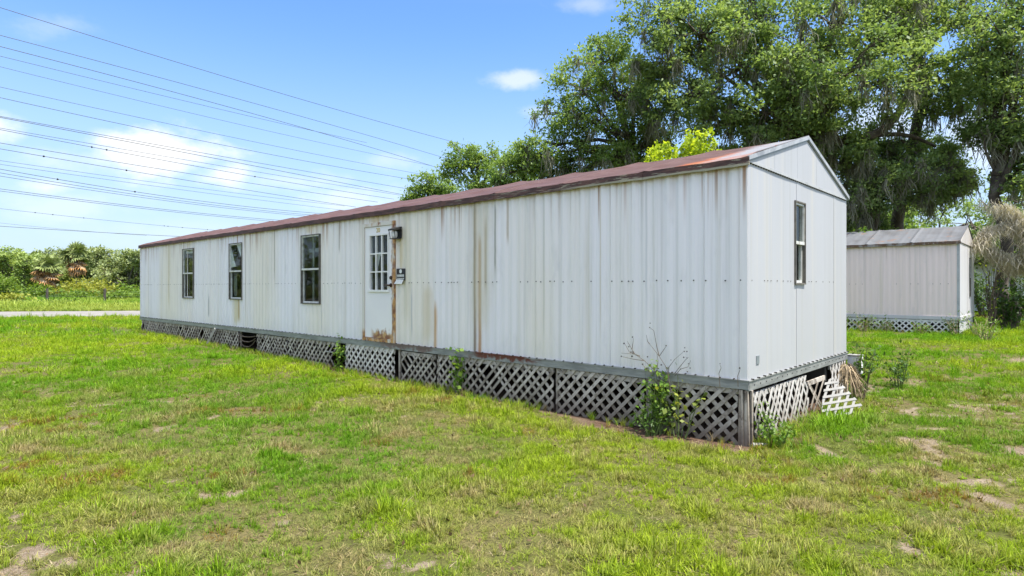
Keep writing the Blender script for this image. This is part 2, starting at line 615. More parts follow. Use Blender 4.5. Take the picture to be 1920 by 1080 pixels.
def road_dist(x, y):
    d = (ROAD_B - ROAD_A) / np.linalg.norm(ROAD_B - ROAD_A)
    return (np.asarray(x, float) - ROAD_A[0]) * (-d[1]) + (np.asarray(y, float) - ROAD_A[1]) * d[0]


def bare_field(x, y):
    """0 = closed turf, 1 = bare sand or thatch"""
    n = fbm(x, y, .27, 3, 3)
    n2 = fbm(x, y, 6.0, 9, 2)
    near = 1 - .75 * sstep(y, 7.0, 13.0)
    b = sstep(n + .55 * (n2 - .5), .655, .82) * near
    u, v = local(x, y, A0)
    wb = .5 * (fbm(x, y, .5, 77, 3) - .5)
    dirt = sstep(v + wb, -.50, -.2) * (1 - sstep(v, .05, .1)) * sstep(u + wb, -2.6, -1.6) * (1 - sstep(u + wb, -.1, .2))
    dirt2 = sstep(v, -.22, -.08) * (1 - sstep(v, 3.75, 3.9)) * sstep(u, -20.2, -20.) * (1 - sstep(u, .05, .2))
    px_ = np.exp(-((np.asarray(x) - 11.6) / 1.6) ** 2 - ((np.asarray(y) - 12.6) / .8) ** 2)
    return np.clip(np.maximum(np.maximum(b, dirt * .9), np.maximum(dirt2, sstep(px_, .3, .8) * .8)), 0, 1), np.clip(np.maximum(dirt, dirt2), 0, 1)


gx = axis_lines(-2500, 2500, -9, 11, .11)
gy = axis_lines(-400, 3500, 2.0, 13.5, .11, 1.13)
GX, GY = np.meshgrid(gx, gy)
X_, Y_ = GX.ravel(), GY.ravel()
bare, dirt = bare_field(X_, Y_)
nearw = (1 - sstep(np.hypot(X_, Y_), 12, 20))
Z_ = ground_z(X_, Y_) + nearw * ((fbm(X_, Y_, .9, 21, 3) - .5) * .05 - .012 * bare)
nx, ny = len(gx), len(gy)
ii = np.arange(nx * ny).reshape(ny, nx)
Q_ = np.stack([ii[:-1, :-1].ravel(), ii[:-1, 1:].ravel(), ii[1:, 1:].ravel(), ii[1:, :-1].ravel()], 1)
gme = np_mesh('ground', np.stack([X_, Y_, Z_], 1), Q_, {'bare': ('FLOAT', 'POINT', bare), 'dirt': ('FLOAT', 'POINT', dirt)})
gme.polygons.foreach_set('use_smooth', np.ones(len(Q_), bool))
gm, t = mat('ground_soil')
p = t.pos()
ba, di = t.attr('bare').outputs['Fac'], t.attr('dirt').outputs['Fac']
n = t.noise(p, 3.0, 6, .65)
f_ = t.noise(p, 60, 4, .7)
f2 = t.noise(p, 260, 2, .6)
turf = t.mix(t.ss(t.noise(p, .9, 4), .35, .65), (.075, .10, .012), (.15, .125, .05))
turf = t.mix(t.ss(f_, .45, .62), turf, (.05, .045, .016))
sand = t.mix(t.ss(n, .38, .64), (.25, .20, .14), (.14, .105, .07))
sand = t.mix(t.m('MULTIPLY', t.ss(f_, .46, .56), .85), sand, (.11, .075, .045))
sand = t.mix(t.m('MULTIPLY', t.ss(f2, .52, .62), .75), sand, (.36, .31, .25))
col = t.mix(t.ss(t.m('ADD', ba, t.m('MULTIPLY', t.m('SUBTRACT', f_, .5), 1.6)), .36, .62), turf, sand)
mulch = t.mix(t.ss(f_, .4, .6), (.115, .062, .038), (.05, .03, .02))
col = t.mix(t.m('MULTIPLY', di, .85), col, mulch)
t.out(t.bsdf(col, .95, 0, t.bump(t.m('ADD', f_, t.m('MULTIPLY', n, 2)), .6, .03), .15))
ground = link_mesh('ground', gme, gm)
tag(ground, 'sandy soil showing between patches of lawn grass', 'ground', None, 'structure')

d = (ROAD_B - ROAD_A) / np.linalg.norm(ROAD_B - ROAD_A)
nrm = np.array((-d[1], d[0]))
mb = MB()
prev = None
for i in range(61):
    c = ROAD_A + d * (-60 + 190 * i / 60)
    wob = .12 * math.sin(i * 1.7)
    a, b = c - nrm * (ROAD_W / 2 + wob), c + nrm * (ROAD_W / 2 + wob)
    cur = [(a[0], a[1], gz(*a) + .012), (c[0], c[1], gz(*c) + .05), (b[0], b[1], gz(*b) + .012)]
    if prev:
        mb.add(prev + cur, [(0, 1, 4, 3), (1, 2, 5, 4)])
    prev = cur
tag(mb.build('road', M['road']), 'pale narrow road crossing between lawn and overgrown field', 'road', None, 'structure')

# ------------------------------------------------------------------ the mobile homes
ANG = math.atan2(D_[1], D_[0])
front_map = lambda u, w_, v: (u, -w_, v)      # wall coordinates: along, outward, up
end_map = lambda u, w_, v: (w_, u, v)


def corrugated(mp, u0, u1, v0, v1, holes, pitch=.1525, depth=.017, phase=0.0, flat=False):
    """one sheet with its ribs as geometry, openings left out, folded back 12 mm at both edges"""
    step = pitch / 8
    us = {round(u0, 4), round(u1, 4)}
    if flat:
        us |= set(np.round(np.linspace(u0, u1, 5), 4))
    else:
        k = math.ceil(u0 / step)
        while k * step < u1:
            us.add(round(k * step, 4))
            k += 1
    vs = {v0, v1} | set(np.round(np.linspace(v0, v1, 6), 4))
    for (a, b, c, e) in holes:
        for q in (a, b):
            if u0 < q < u1:
                us.add(round(q, 4))
        for q in (c, e):
            if v0 < q < v1:
                vs.add(round(q, 4))
    us, vs = sorted(us), sorted(vs)

    def prof(u):
        if flat:
            return .002 * math.sin(u * 5)
        c = math.cos(6.2832 * u / pitch)
        return depth * (max(-.75, min(.75, c * 1.5)) / .75 - 1) * .5
    mb_ = MB(mp)
    verts = [(u, prof(u) + (.0025 if (k_ == 0) else 0), v) for k_, u in enumerate(us) for v in vs]
    nv = len(vs)
    fs = []
    for i in range(len(us) - 1):
        for j in range(nv - 1):
            cu, cv = (us[i] + us[i + 1]) / 2, (vs[j] + vs[j + 1]) / 2
            if any(a < cu < b and c < cv < e for a, b, c, e in holes):
                continue
            fs.append((i * nv + j, (i + 1) * nv + j, (i + 1) * nv + j + 1, i * nv + j + 1))
    base = len(verts)
    verts += [(us[0], -.02, v) for v in vs] + [(us[-1], -.02, v) for v in vs]
    for j in range(nv - 1):
        fs.append((j, j + 1, base + j + 1, base + j))
        q = (len(us) - 1) * nv
        fs.append((q + j, q + j + 1, base + nv + j + 1, base + nv + j))
    mb_.add(verts, fs)
    return mb_


def clip_poly(poly, a, b, c):
    """keep a*x + b*z <= c"""
    out = []
    for i in range(len(poly)):
        p_, q = poly[i], poly[(i + 1) % len(poly)]
        dp, dq = a * p_[0] + b * p_[1] - c, a * q[0] + b * q[1] - c
        if dp <= 0:
            out.append(p_)
        if (dp < 0 < dq) or (dq < 0 < dp):
            k = dp / (dp - dq)
            out.append((p_[0] + (q[0] - p_[0]) * k, p_[1] + (q[1] - p_[1]) * k))
    return out


def lattice(home, mp, u0, u1, ztop, zb, material, w0=0.0, pitch=.153, ang=45, drop=0.0, rnd=.01, hw=.020, holes=(), lean=0.0, label=None, sag=0.0):
    """one sheet of lattice: a nailing strip (the part) with every slat a sub-part"""
    zbot = zb if callable(zb) else (lambda u: zb)
    nail = MB(mp).box(u0 + .01, u1 - .01, w0 - .042, w0 - .020, ztop - .07, ztop - .01).build('lattice_panel', material, home)
    if label:
        nail['label'] = label
    tg = math.tan(math.radians(ang))
    h = ztop - min(zbot(u0), zbot(u1))
    for layer, sg in ((0, 1), (1, -1)):
        k = u0 - h / tg - pitch
        while k < u1 + h / tg + pitch:
            k += pitch
            c = k + random.uniform(-rnd, rnd)
            sl_ = sg * tg * (1 + random.uniform(-rnd, rnd))
            zm = ztop - h / 2 - drop
            dx_ = 2.0
            off = hw * math.sqrt(1 + sl_ * sl_)
            poly = [(c - dx_, zm - sl_ * dx_ - off), (c + dx_, zm + sl_ * dx_ - off), (c + dx_, zm + sl_ * dx_ + off), (c - dx_, zm - sl_ * dx_ + off)]
            ua, ub = u0 + random.uniform(0, .01), u1 - random.uniform(0, .01)
            for (a, b, e) in ((-1, 0, -ua), (1, 0, ub), (0, 1, ztop - random.uniform(0, .012) - drop)):
                poly = clip_poly(poly, a, b, e)
                if len(poly) < 3:
                    break
            if len(poly) < 3:
                continue
            um = sum(q[0] for q in poly) / len(poly)
            poly = clip_poly(poly, 0, -1, -(zbot(um) - .02 + random.uniform(-.01, .02)))
            if len(poly) < 3:
                continue
            ar = abs(sum(poly[i][0] * poly[(i + 1) % len(poly)][1] - poly[(i + 1) % len(poly)][0] * poly[i][1] for i in range(len(poly)))) / 2
            if ar < .0012:
                continue
            um = sum(q[0] for q in poly) / len(poly)
            if any(a < um < b and random.random() < pr for a, b, pr in holes):
                continue
            w1 = w0 - .001 - layer * .0105 + random.uniform(-.002, .002)
            m2 = MB(lambda u, w_, v, mp=mp: mp(u, w_ + lean * (ztop - v), v))
            m2.prism(poly, w1 - .0085, w1)
            m2.build('slat', material, nail)
    return nail


def double_hung(home, mp, u0, u1, v0, v1, kind):
    """aluminium single-hung window; returns the window part (its casing)"""
    c = .017
    W_ = MB(mp)
    W_.box(u0, u1, -.06, .022, v1 - c, v1).box(u0, u1, -.06, .024, v0, v0 + c * 1.2)
    W_.box(u0, u0 + c, -.06, .022, v0 + c * 1.2, v1 - c).box(u1 - c, u1, -.06, .022, v0 + c * 1.2, v1 - c)
    win = W_.build('window', M['casing'], home)
    a, b, zm = u0 + c + .001, u1 - c - .001, v0 + (v1 - v0) * .50
    r = .026
    S = MB(mp)
    S.box(a, b, -.045, .006, v1 - c - r, v1 - c - .001).box(a, b, -.045, .010, zm - .016, zm + .022)
    S.box(a, a + r, -.045, .006, zm + .022, v1 - c - r).box(b - r * .7, b, -.045, .006, zm + .022, v1 - c - r)
    S.build('upper_sash', M['alu'], win)
    S = MB(mp)
    lo = v0 + c * 1.2 + .001
    S.box(a + .012, b - .004, -.055, -.018, lo, lo + r * 1.2).box(a + .012, a + .012 + r, -.055, -.018, lo + r * 1.2, zm - .017)
    S.box(b - r, b - .004, -.055, -.018, lo + r * 1.2, zm - .017)
    S.build('lower_sash', M['alu'], win)
    MB(mp).box(a + r, b - r * .7, -.022, -.018, zm + .022, v1 - c - r).build('pane', M['glass'], win)
    MB(mp).box(a + .012 + r, b - r, -.042, -.038, lo + r * 1.2, zm - .017).build('pane', M['glass'], win)
    if kind == 'torn':
        m2 = MB(mp)
        m2.prism([(a, zm + .10), (a + .30, zm + .12), (a + .02, v1 - .1)], -.028, -.025)
        m2.prism([(a + .34, v1 - .05), (b, v1 - .05), (b, zm + .20)], -.032, -.029)
        m2.build('torn_curtain', M['curtain'], win)
        MB(mp).box(a + .02, a + .2, -.10, -.095, v0 + .08, zm - .1).build('curtain', M['blind'], win)
    elif kind == 'blind':
        MB(mp).box(a, b, -.075, -.072, v1 - .13, v1 - .05).box(b - .09, b, -.078, -.076, v1 - .30, v1 - .06).build('blind', M['curtain'], win)
        MB(mp).box(a + (b - a) * .55, b, -.115, -.11, v0 + .02, v1 - .03).build('curtain', M['blind'], win)
    elif kind == 'shade':
        MB(mp).box(a, b, -.09, -.085, v0 + .02, v1 - .03).build('shade', M['blind'], win)
    else:
        MB(mp).box(a + .24, a + .30, -.13, -.11, v0, v1).box(a + .02, b, -.14, -.131, zm + .36, zm + .44).build('inner_frame', M['blind'], win)
    return win


def roof_pieces(home, L, W_, ze, zr, rmat, emat, step, ribs=0.0, sag=.012, over=.07):
    n = int(math.ceil(L / step))
    edges = [-(L) - .04] + [-(n - i) * step for i in range(1, n)] + [.034]
    for i in range(len(edges) - 1):
        xa, xb = edges[i] + .002, edges[i + 1] - .002
        wob = random.uniform(-.006, .006)
        for side in (0, 1):
            def fn(u, v, side=side):
                x = xa + (xb - xa) * u
                yy = -over + v * (W_ / 2 + over)
                zz = ze + v * (zr - ze) - sag * math.sin(math.pi * u) * (.4 + .6 * math.sin(math.pi * min(1, v + .15))) + wob * (1 - v)
                if v == 0:
                    zz -= .018
                if ribs:
                    zz += ribs * (math.cos(6.2832 * x / .3) > .55)
                if u in (0.0, 1.0):
                    zz += .020
                return (x, yy if side == 0 else W_ - yy, zz)
            pan = MB().slab(fn, 8 if not ribs else 16, 9, (0, 0, .010)).build('roof_panel', rmat, home)
            if side == 0:
                E1 = MB()

                def fa(u, v):
                    x = xa + (xb - xa) * u
                    return (x, -over - .012 + .006 * math.sin(x * 9), ze - .012 - .085 * v + .003 * math.sin(x * 6.1) + .003 * math.sin(x * 17))
                E1.slab(fa, 8, 2, (0, -.02, 0))
                E1.build('roof_edge', emat, pan)
    return edges


def mobile_home(origin, name, label, L, W_, openings, seams, mats, rail_z=(.585, .69), front=True):
    h = empty(name, (origin[0], origin[1], 0), ANG)
    tag(h, label, 'mobile home')
    sm, endm = mats(h)
    ze = 3.0
    zb = .672
    for a, b in zip(seams[:-1], seams[1:]):
        corrugated(front_map, a + .001, b - .001, zb, ze, openings['front'], flat=False).build('siding_panel', sm, h)
    return h, sm, endm


# ---- first home
WA, LA = 3.82, 19.98
W1, W2, W3 = (-16.15, -15.34, 1.35, 2.75), (-12.97, -12.22, 1.36, 2.75), (-9.36, -8.61, 1.32, 2.745)
DOOR = (-7.06, -6.10, .725, 2.80)
WE = (1.45, 1.84, 1.70, 2.73)
seamsA = [-19.93, -19.49, -18.27, -17.05, -15.83, -14.61, -13.39, -12.17, -10.95, -9.73, -8.51, -7.06, -6.10, -5.36, -4.14, -2.92, -1.70, -.48, -.085]
home = empty('mobile_home', (A0[0], A0[1], 0), ANG)
tag(home, 'long white corrugated mobile home with rusty red roof and wooden lattice skirting', 'mobile home', 'single-wide mobile homes')
M['siding'] = siding_mat('white_ribbed_siding', home, (.80, .775, .785), (.79, .735, .64), True)
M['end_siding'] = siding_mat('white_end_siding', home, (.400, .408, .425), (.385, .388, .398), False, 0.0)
for a, b in zip(seamsA[:-1], seamsA[1:]):
    if a == DOOR[0]:
        corrugated(front_map, a + .001, b - .001, DOOR[3], 3.0, []).build('siding_panel', M['siding'], home)
        continue
    corrugated(front_map, a + .0022, b - .0022, .672, 3.0, [W1, W2, W3]).build('siding_panel', M['siding'], home)
# flat corner trims
for u0, u1 in ((-.084, -.0005), (-LA, -19.931)):
    MB(front_map).box(u0, u1, -.02, .004, .672, 3.0).build('corner_trim', M['siding'], home)
# end wall: three flat sheets, then the gable in four sheets
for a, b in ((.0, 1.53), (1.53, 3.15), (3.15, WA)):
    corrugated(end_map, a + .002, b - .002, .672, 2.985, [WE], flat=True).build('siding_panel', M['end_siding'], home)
ZE, ZR = 3.035, 3.585


def roof_z(y):
    return ZE - .03 + (ZR - ZE) * (1 - abs(y - WA / 2) / (WA / 2))


gab = [0.02, .75, 1.53, 2.3, WA - .02]
for a, b in zip(gab[:-1], gab[1:]):
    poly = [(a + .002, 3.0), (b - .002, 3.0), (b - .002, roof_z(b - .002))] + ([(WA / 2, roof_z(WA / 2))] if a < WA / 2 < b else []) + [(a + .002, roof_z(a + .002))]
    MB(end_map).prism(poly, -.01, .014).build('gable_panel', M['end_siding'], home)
# drip flashing between wall and gable with a row of small dark tabs below
MB(end_map).box(0.0, WA, .002, .017, 2.975, 3.002).build('drip_flashing', M['trim'], home)
sb = MB(end_map)
y = .05
while y < WA - .05:
    sb.box(y, y + .022, .004, .012, 2.963, 2.974)
    y += .075
tag(sb.build('flashing_tab', M['screw'], home), None, None, None, 'stuff')
# rake trims
for s_ in (0, 1):
    ya, yb = (-.045, WA / 2) if s_ == 0 else (WA + .03, WA / 2)
    za, zb_ = ZE - .022, ZR - .012
    mb = MB()
    mb.add([(.018, ya, za - .022), (.018, yb, zb_ - .022), (.018, yb, zb_ + .024), (.018, ya, za + .024),
            (.036, ya, za - .022), (.036, yb, zb_ - .022), (.036, yb, zb_ + .024), (.036, ya, za + .024)],
           [(0, 1, 2, 3), (4, 7, 6, 5), (0, 4, 5, 1), (3, 2, 6, 7), (0, 3, 7, 4), (1, 5, 6, 2)])
    mb.build('rake_trim', M['rake'], home)
    mb = MB()
    mb.add([(.016, ya, za - .036), (.016, yb, zb_ - .036), (.016, yb, zb_ - .023), (.016, ya, za - .023),
            (.028, ya, za - .036), (.028, yb, zb_ - .036), (.028, yb, zb_ - .023), (.028, ya, za - .023)],
           [(0, 1, 2, 3), (4, 7, 6, 5), (0, 4, 5, 1), (3, 2, 6, 7), (0, 3, 7, 4), (1, 5, 6, 2)])
    mb.build('rake_shade_line', M['rail'], home)  # thin dark strip that draws the shade line beneath the rake
# back and far walls
corrugated(lambda u, w_, v: (u, WA + w_, v), -LA, 0, .672, 3.0, [], pitch=.61).build('back_siding', M['end_siding'], home)
MB().box(-LA - .01, -LA + .012, .02, WA - .02, .672, 3.0).prism([(0, 0)] * 0 or [(-LA - .01, 3.0), (-LA + .012, 3.0), (-LA + .012, 3.01), (-LA - .01, 3.01)], .02, WA - .02).build('far_end_siding', M['end_siding'], home)
mb = MB(lambda u, w_, v: (-LA + w_, u, v))
mb.prism([(0.02, 3.012), (WA - .02, 3.012), (WA / 2, ZR - .03)], -.01, .01).build('gable_panel', M['end_siding'], home)
# floor, ceiling, lining, partitions
MB().box(-LA + .03, -.03, .03, WA - .03, .60, .668).build('floor', M['under'], home)
MB().box(-LA + .03, -.03, .03, WA - .03, 2.93, 2.96).build('ceiling', M['inside'], home)
for x in (-3.2, -8.2, -11.3, -14.2, -17.4):
    MB().box(x, x + .05, .14, WA - .05, .67, 2.925).build('partition', M['inside'], home)
MB().box(-LA + .03, -.03, WA - .045, WA - .03, .67, 2.925).build('back_lining', M['inside'], home)
for y in (.9, 2.9):
    MB().box(-LA + .05, -.05, y, y + .1, .34, .597).build('steel_beam', M['under'], home)
# roof
m_, t = mat('red_roof_paint')
p = t.coord(home)
x, y, z = t.sep(p)
n = t.noise(t.scale(p, (1, 2.2, 1)), 1.4, 5, .6)
col = t.mix(t.ss(n, .3, .7), (.072, .035, .031), (.100, .056, .051))
col = t.mix(t.m('MULTIPLY', t.ss(t.noise(p, 7, 5, .65), .52, .68), .5), col, (.075, .028, .02))
seam = t.m('ABSOLUTE', t.m('SUBTRACT', t.m('FRACT', t.m('DIVIDE', x, 1.22)), .5))
col = t.mix(t.m('MULTIPLY', t.ss(seam, .485, .5), .5), col, (.22, .14, .125))
rn = t.noise(t.scale(p, (.9, 2.0, 2.0)), 2.2, 5, .6)
yn = t.m('ADD', y, t.m('MULTIPLY', t.m('SUBTRACT', rn, .5), 1.1))
xn = t.m('ADD', x, t.m('MULTIPLY', t.m('SUBTRACT', rn, .5), .8))
silver = t.m('MULTIPLY', t.ss(xn, -.62, -.38), t.ss(yn, -.3, .5))
rustm = t.m('MULTIPLY', t.ss(t.m('ADD', xn, t.m('MULTIPLY', y, -.35)), -1.0, -.75), 1.0)
col = t.mix(rustm, col, t.mix(t.ss(rn, .42, .6), (.27, .055, .012), (.27, .10, .042)))
col = t.mix(silver, col, t.mix(t.ss(rn, .58, .66), (.21, .21, .225), (.20, .05, .016)))
t.out(t.bsdf(col, .65, 0, t.bump(n, .2, .02), .2))
M['roof'] = m_
m_, t = mat('rusted_roof_edge')
p = t.coord(home)
x, y, z = t.sep(p)
n = t.noise(t.scale(p, (1.6, 1, 14)), 2.0, 6, .65)
col = t.mix(t.ss(n, .38, .62), (.040, .016, .013), (.105, .045, .032))
peel = t.m('MULTIPLY', t.ss(t.noise(t.scale(p, (2.2, 1, 26)), 2.0, 5, .6), .56, .60), t.ss(x, -6.5, -2.0))
low_ = t.m('MULTIPLY', t.ss(z, 2.955, 2.965, 1, 0), t.ss(t.m('ADD', x, t.m('MULTIPLY', n, 1.0)), -2.2, -1.4))
col = t.mix(t.m('MAXIMUM', t.m('MULTIPLY', peel, .8), low_), col, (.30, .28, .20))
t.out(t.bsdf(col, .65, 0, t.bump(n, .5, .01)))
M['roof_edge'] = m_
roof_pieces(home, LA, WA, ZE, ZR, M['roof'], M['roof_edge'], 1.22, 0.0, .016, .04)
# base rail with its rusted stretches, screws
m_, t = mat('rail_steel')
p = t.coord(home)
x, y, z = t.sep(p)
n = t.noise(t.scale(p, (1, 1, 6)), 3.0, 5, .6)
col = t.mix(t.ss(n, .35, .65), (.20, .205, .20), (.31, .315, .305))
xn = t.m('ADD', x, t.m('MULTIPLY', t.m('SUBTRACT', n, .5), 1.2))
r1 = t.m('MULTIPLY', t.ss(xn, -4.35, -4.05), t.ss(xn, -3.1, -2.8, 1, 0))
r2 = t.m('MULTIPLY', t.ss(xn, -6.9, -6.2), t.ss(xn, -5.3, -4.9, 1, 0))
zz = t.ss(t.m('ADD', z, t.m('MULTIPLY', t.m('SUBTRACT', t.noise(p, 14, 4), .5), .25)), .60, .65)
col = t.mix(t.m('MULTIPLY', t.m('MAXIMUM', r1, t.m('MULTIPLY', r2, .6)), zz), col, (.13, .035, .022))
t.out(t.bsdf(col, .5, .2, t.bump(n, .2, .01)))
M['railA'] = m_
xs = [-LA, -16.1, -12.4, -8.7, -4.95, -1.2, .012]
for a, b in zip(xs[:-1], xs[1:]):
    MB(front_map).box(a + .001, b - .001, -.03, .016, .592, .676).box(a + .001, b - .001, -.03, .024, .677, .692).build('base_rail', M['railA'], home)
MB(end_map).box(.0, WA, -.03, .017, .580, .676).box(-.02, WA, -.03, .025, .677, .690).build('base_rail', M['railA'], home)
sb = MB(front_map)
u = -LA + .1
while u < -.05:
    uu = u + random.uniform(-.03, .03)
    sb.box(uu, uu + .011, .005, .032, .690, .702)
    u += .152
tag(sb.build('rail_screw', M['screw'], home), None, None, None, 'stuff')
sb = MB(end_map)
u = .08
while u < WA:
    sb.box(u, u + .014, .005, .034, .688, .702)
    sb.box(u + .05, u + .06, .012, .024, .625, .636)
    u += .17
tag(sb.build('rail_screw', M['screw'], home), None, None, None, 'stuff')
sb = MB(front_map)
u = -LA + .1525
k = 0
while u < -.06:
    inside = any(a - .02 < u < b + .02 for a, b, c, e in (W1, W2, W3, DOOR))
    if not inside and random.random() < .9:
        r = .0085 if u > -6 else .007
        zz = 1.742 + random.uniform(-.005, .005)
        uu = u + random.uniform(-.012, .012)
        sb.prism([(uu + r * math.cos(q * 1.0472), zz + r * math.sin(q * 1.0472)) for q in range(6)], -.004, .006)
    u += .1525 if random.random() < .75 else .0763
tag(sb.build('rivet', M['screw'], home), None, None, None, 'stuff')
sb = MB(end_map)
u = .1
while u < WA - .1:
    if not (WE[0] - .03 < u < WE[1] + .03) and random.random() < .75:
        sb.box(u, u + .013, .0, .006, 1.735, 1.745)
    u += random.choice((.1, .16, .2))
tag(sb.build('rivet', M['casing'], home), None, None, None, 'stuff')
# windows
for w_, kd, lb in ((W1, 'blind', 'narrow window with a sagging white blind'), (W2, 'torn', 'window with a torn white curtain'), (W3, 'plain', 'wide bare window')):
    double_hung(home, front_map, *w_, kd)['label'] = lb
double_hung(home, end_map, *WE, 'shade')['label'] = 'slim window in the end wall'
# small vent plate low on the end wall
MB(end_map).box(.22, .30, .002, .010, .84, .93).build('wall_plate', M['rail'], home)
# door
m_, t = mat('rusting_door_frame')
p = t.coord(home)
x, y, z = t.sep(p)
n = t.noise(t.scale(p, (3, 3, 1)), 3.0, 6, .65)
side = t.ss(x, -6.2, -6.13)
bot = t.ss(z, .80, .95, 1, 0)
top = t.ss(z, 2.70, 2.74)
k = t.m('MAXIMUM', t.m('MULTIPLY', side, t.ss(n, .30, .50)), t.m('MAXIMUM', t.m('MULTIPLY', bot, t.ss(n, .36, .55)), t.m('MULTIPLY', top, t.ss(n, .52, .7))))
k = t.m('MAXIMUM', k, t.m('MULTIPLY', t.ss(n, .62, .7), .7))
rust = t.mix(t.ss(t.noise(p, 9, 5, .6), .4, .62), (.50, .27, .09), (.19, .065, .022))
col = t.mix(k, (.64, .60, .52), rust)
t.out(t.bsdf(col, .6, 0, t.bump(n, .4, .01)))
M['doorframe'] = m_
m_, t = mat('white_door_paint')
p = t.coord(home)
x, y, z = t.sep(p)
n = t.noise(t.scale(p, (3, 3, 2)), 3.2, 6, .65)
c0 = t.mix(t.ss(t.noise(p, 1.2, 3), .35, .65), (.78, .75, .74), (.82, .79, .76))
bn = t.m('ADD', z, t.m('MULTIPLY', t.m('SUBTRACT', n, .5), .42))
lo = t.m('MULTIPLY', t.ss(bn, .83, .93, 1, 0), t.m('MULTIPLY', t.ss(x, -6.86, -6.7), t.ss(x, -6.25, -6.18, 1, .9)))
ed = t.m('MULTIPLY', t.ss(t.m('ADD', x, t.m('MULTIPLY', t.m('SUBTRACT', n, .5), .14)), -6.225, -6.19), t.m('MULTIPLY', t.ss(z, 1.1, 1.7), t.ss(z, 2.0, 2.5, 1, .45)))
lw = t.m('MULTIPLY', t.ss(t.m('ADD', x, t.m('MULTIPLY', t.m('SUBTRACT', n, .5), .05)), -6.20, -6.185), t.ss(z, 1.35, 1.45, 1, 0))
rust = t.mix(t.ss(t.noise(p, 11, 5, .6), .4, .6), (.50, .29, .10), (.20, .06, .02))
c0 = t.mix(t.m('MULTIPLY', t.m('MAXIMUM', lo, t.m('MAXIMUM', t.m('MULTIPLY', ed, .9), lw)), .95), c0, rust)
t.out(t.bsdf(c0, .45, 0, t.bump(t.noise(p, 1.5, 2), .25, .02)))
M['door'] = m_
u0, u1, v0, v1 = DOOR
fr = MB(front_map)
fr.box(u0 - .012, u0 + .045, -.06, .026, v0 - .03, v1 + .02).box(u1 - .055, u1 + .012, -.06, .026, v0 - .03, v1 + .02)
fr.box(u0 + .0455, u1 - .0555, -.06, .025, v1 - .045, v1 + .018).box(u0 + .0455, u1 - .0555, -.06, .027, v0 - .03, v0 + .03)
fr.build('door_frame', M['doorframe'], home)
dr = MB(front_map)
a, b, c, e = u0 + .05, u1 - .06, v0 + .035, v1 - .05
ga, gb, gc, ge = -6.845, -6.31, 1.615, 2.59
dr.box(a, ga, -.045, .006, c, e).box(gb, b, -.045, .006, c, e).box(ga + .0005, gb - .0005, -.045, .006, c, gc).box(ga + .0005, gb - .0005, -.045, .006, ge, e)
door = dr.build('door', M['door'], home)
mu = MB(front_map)
mu.box(ga - .03, gb + .03, .0065, .020, ge - .002, ge + .03).box(ga - .05, gb + .05, .0065, .030, gc - .035, gc + .004)
mu.box(ga - .03, ga - .002, .0065, .019, gc + .0045, ge - .0025).box(gb + .002, gb + .03, .0065, .019, gc + .0045, ge - .0025)
du, dv = (gb - ga) / 3, (ge - gc) / 3
for i in (1, 2):
    mu.box(ga + i * du - .013, ga + i * du + .013, -.03, .014, gc + .0045, ge - .0025)
    for j in range(3):
        mu.box(ga + j * du + (.0135 if j else -.001), ga + (j + 1) * du - (.0135 if j < 2 else -.001), -.028, .012, gc + i * dv - .011, gc + i * dv + .011)
mu.build('muntin', M['muntin'], door)
for i in range(3):
    for j in range(3):
        MB(front_map).box(ga + i * du + .0135, ga + (i + 1) * du - .0135, -.016, -.012, gc + j * dv + .0115, gc + (j + 1) * dv - .0115).build('pane', M['glass'], door)
MB(front_map).box(ga, ga + du * 1.4, -.10, -.095, gc + dv * 1.9, gc + dv * 2.1).prism([(ga, gc + dv * 1.9), (ga + .16, gc + dv * 1.9), (ga + .1, gc + dv * 1.35)], -.1, -.095).build('torn_curtain', M['curtain'], door)
hd = MB()
hd.tube([(-6.215, -.007, 1.70), (-6.215, -.02, 1.70)], .034, 10).tube([(-6.215, -.02, 1.70), (-6.215, -.055, 1.70)], .014, 8).tube([(-6.215, -.05, 1.70), (-6.335, -.056, 1.705)], [.016, .012], 8)
hd.build('handle', M['knob'], door)
MB().tube([(-6.21, -.007, 1.83), (-6.21, -.03, 1.83)], [.036, .028], 10).build('deadbolt', M['knob'], door)


def text_mesh(name, body, size, m_, parent, matrix, depth=.002):
    cu = bpy.data.curves.new(name, 'FONT')
    cu.body = body
    cu.size = size
    cu.extrude = depth
    cu.align_x = 'CENTER'
    tmp = bpy.data.objects.new('tmp_text', cu)
    COL.objects.link(tmp)
    bpy.context.view_layer.update()
    me = bpy.data.meshes.new_from_object(tmp.evaluated_get(bpy.context.evaluated_depsgraph_get()))
    bpy.data.objects.remove(tmp)
    bpy.data.curves.remove(cu)
    me.materials.clear()
    me.transform(matrix)
    return link_mesh(name, me, m_, parent)


wall_text = lambda u, w_, v: Matrix.Translation((u, -w_, v)) @ Matrix.Rotation(math.radians(90), 4, 'X')
text_mesh('house_number', '20', .115, M['gold'], door, wall_text(-6.60, .0085, 2.645), .003)
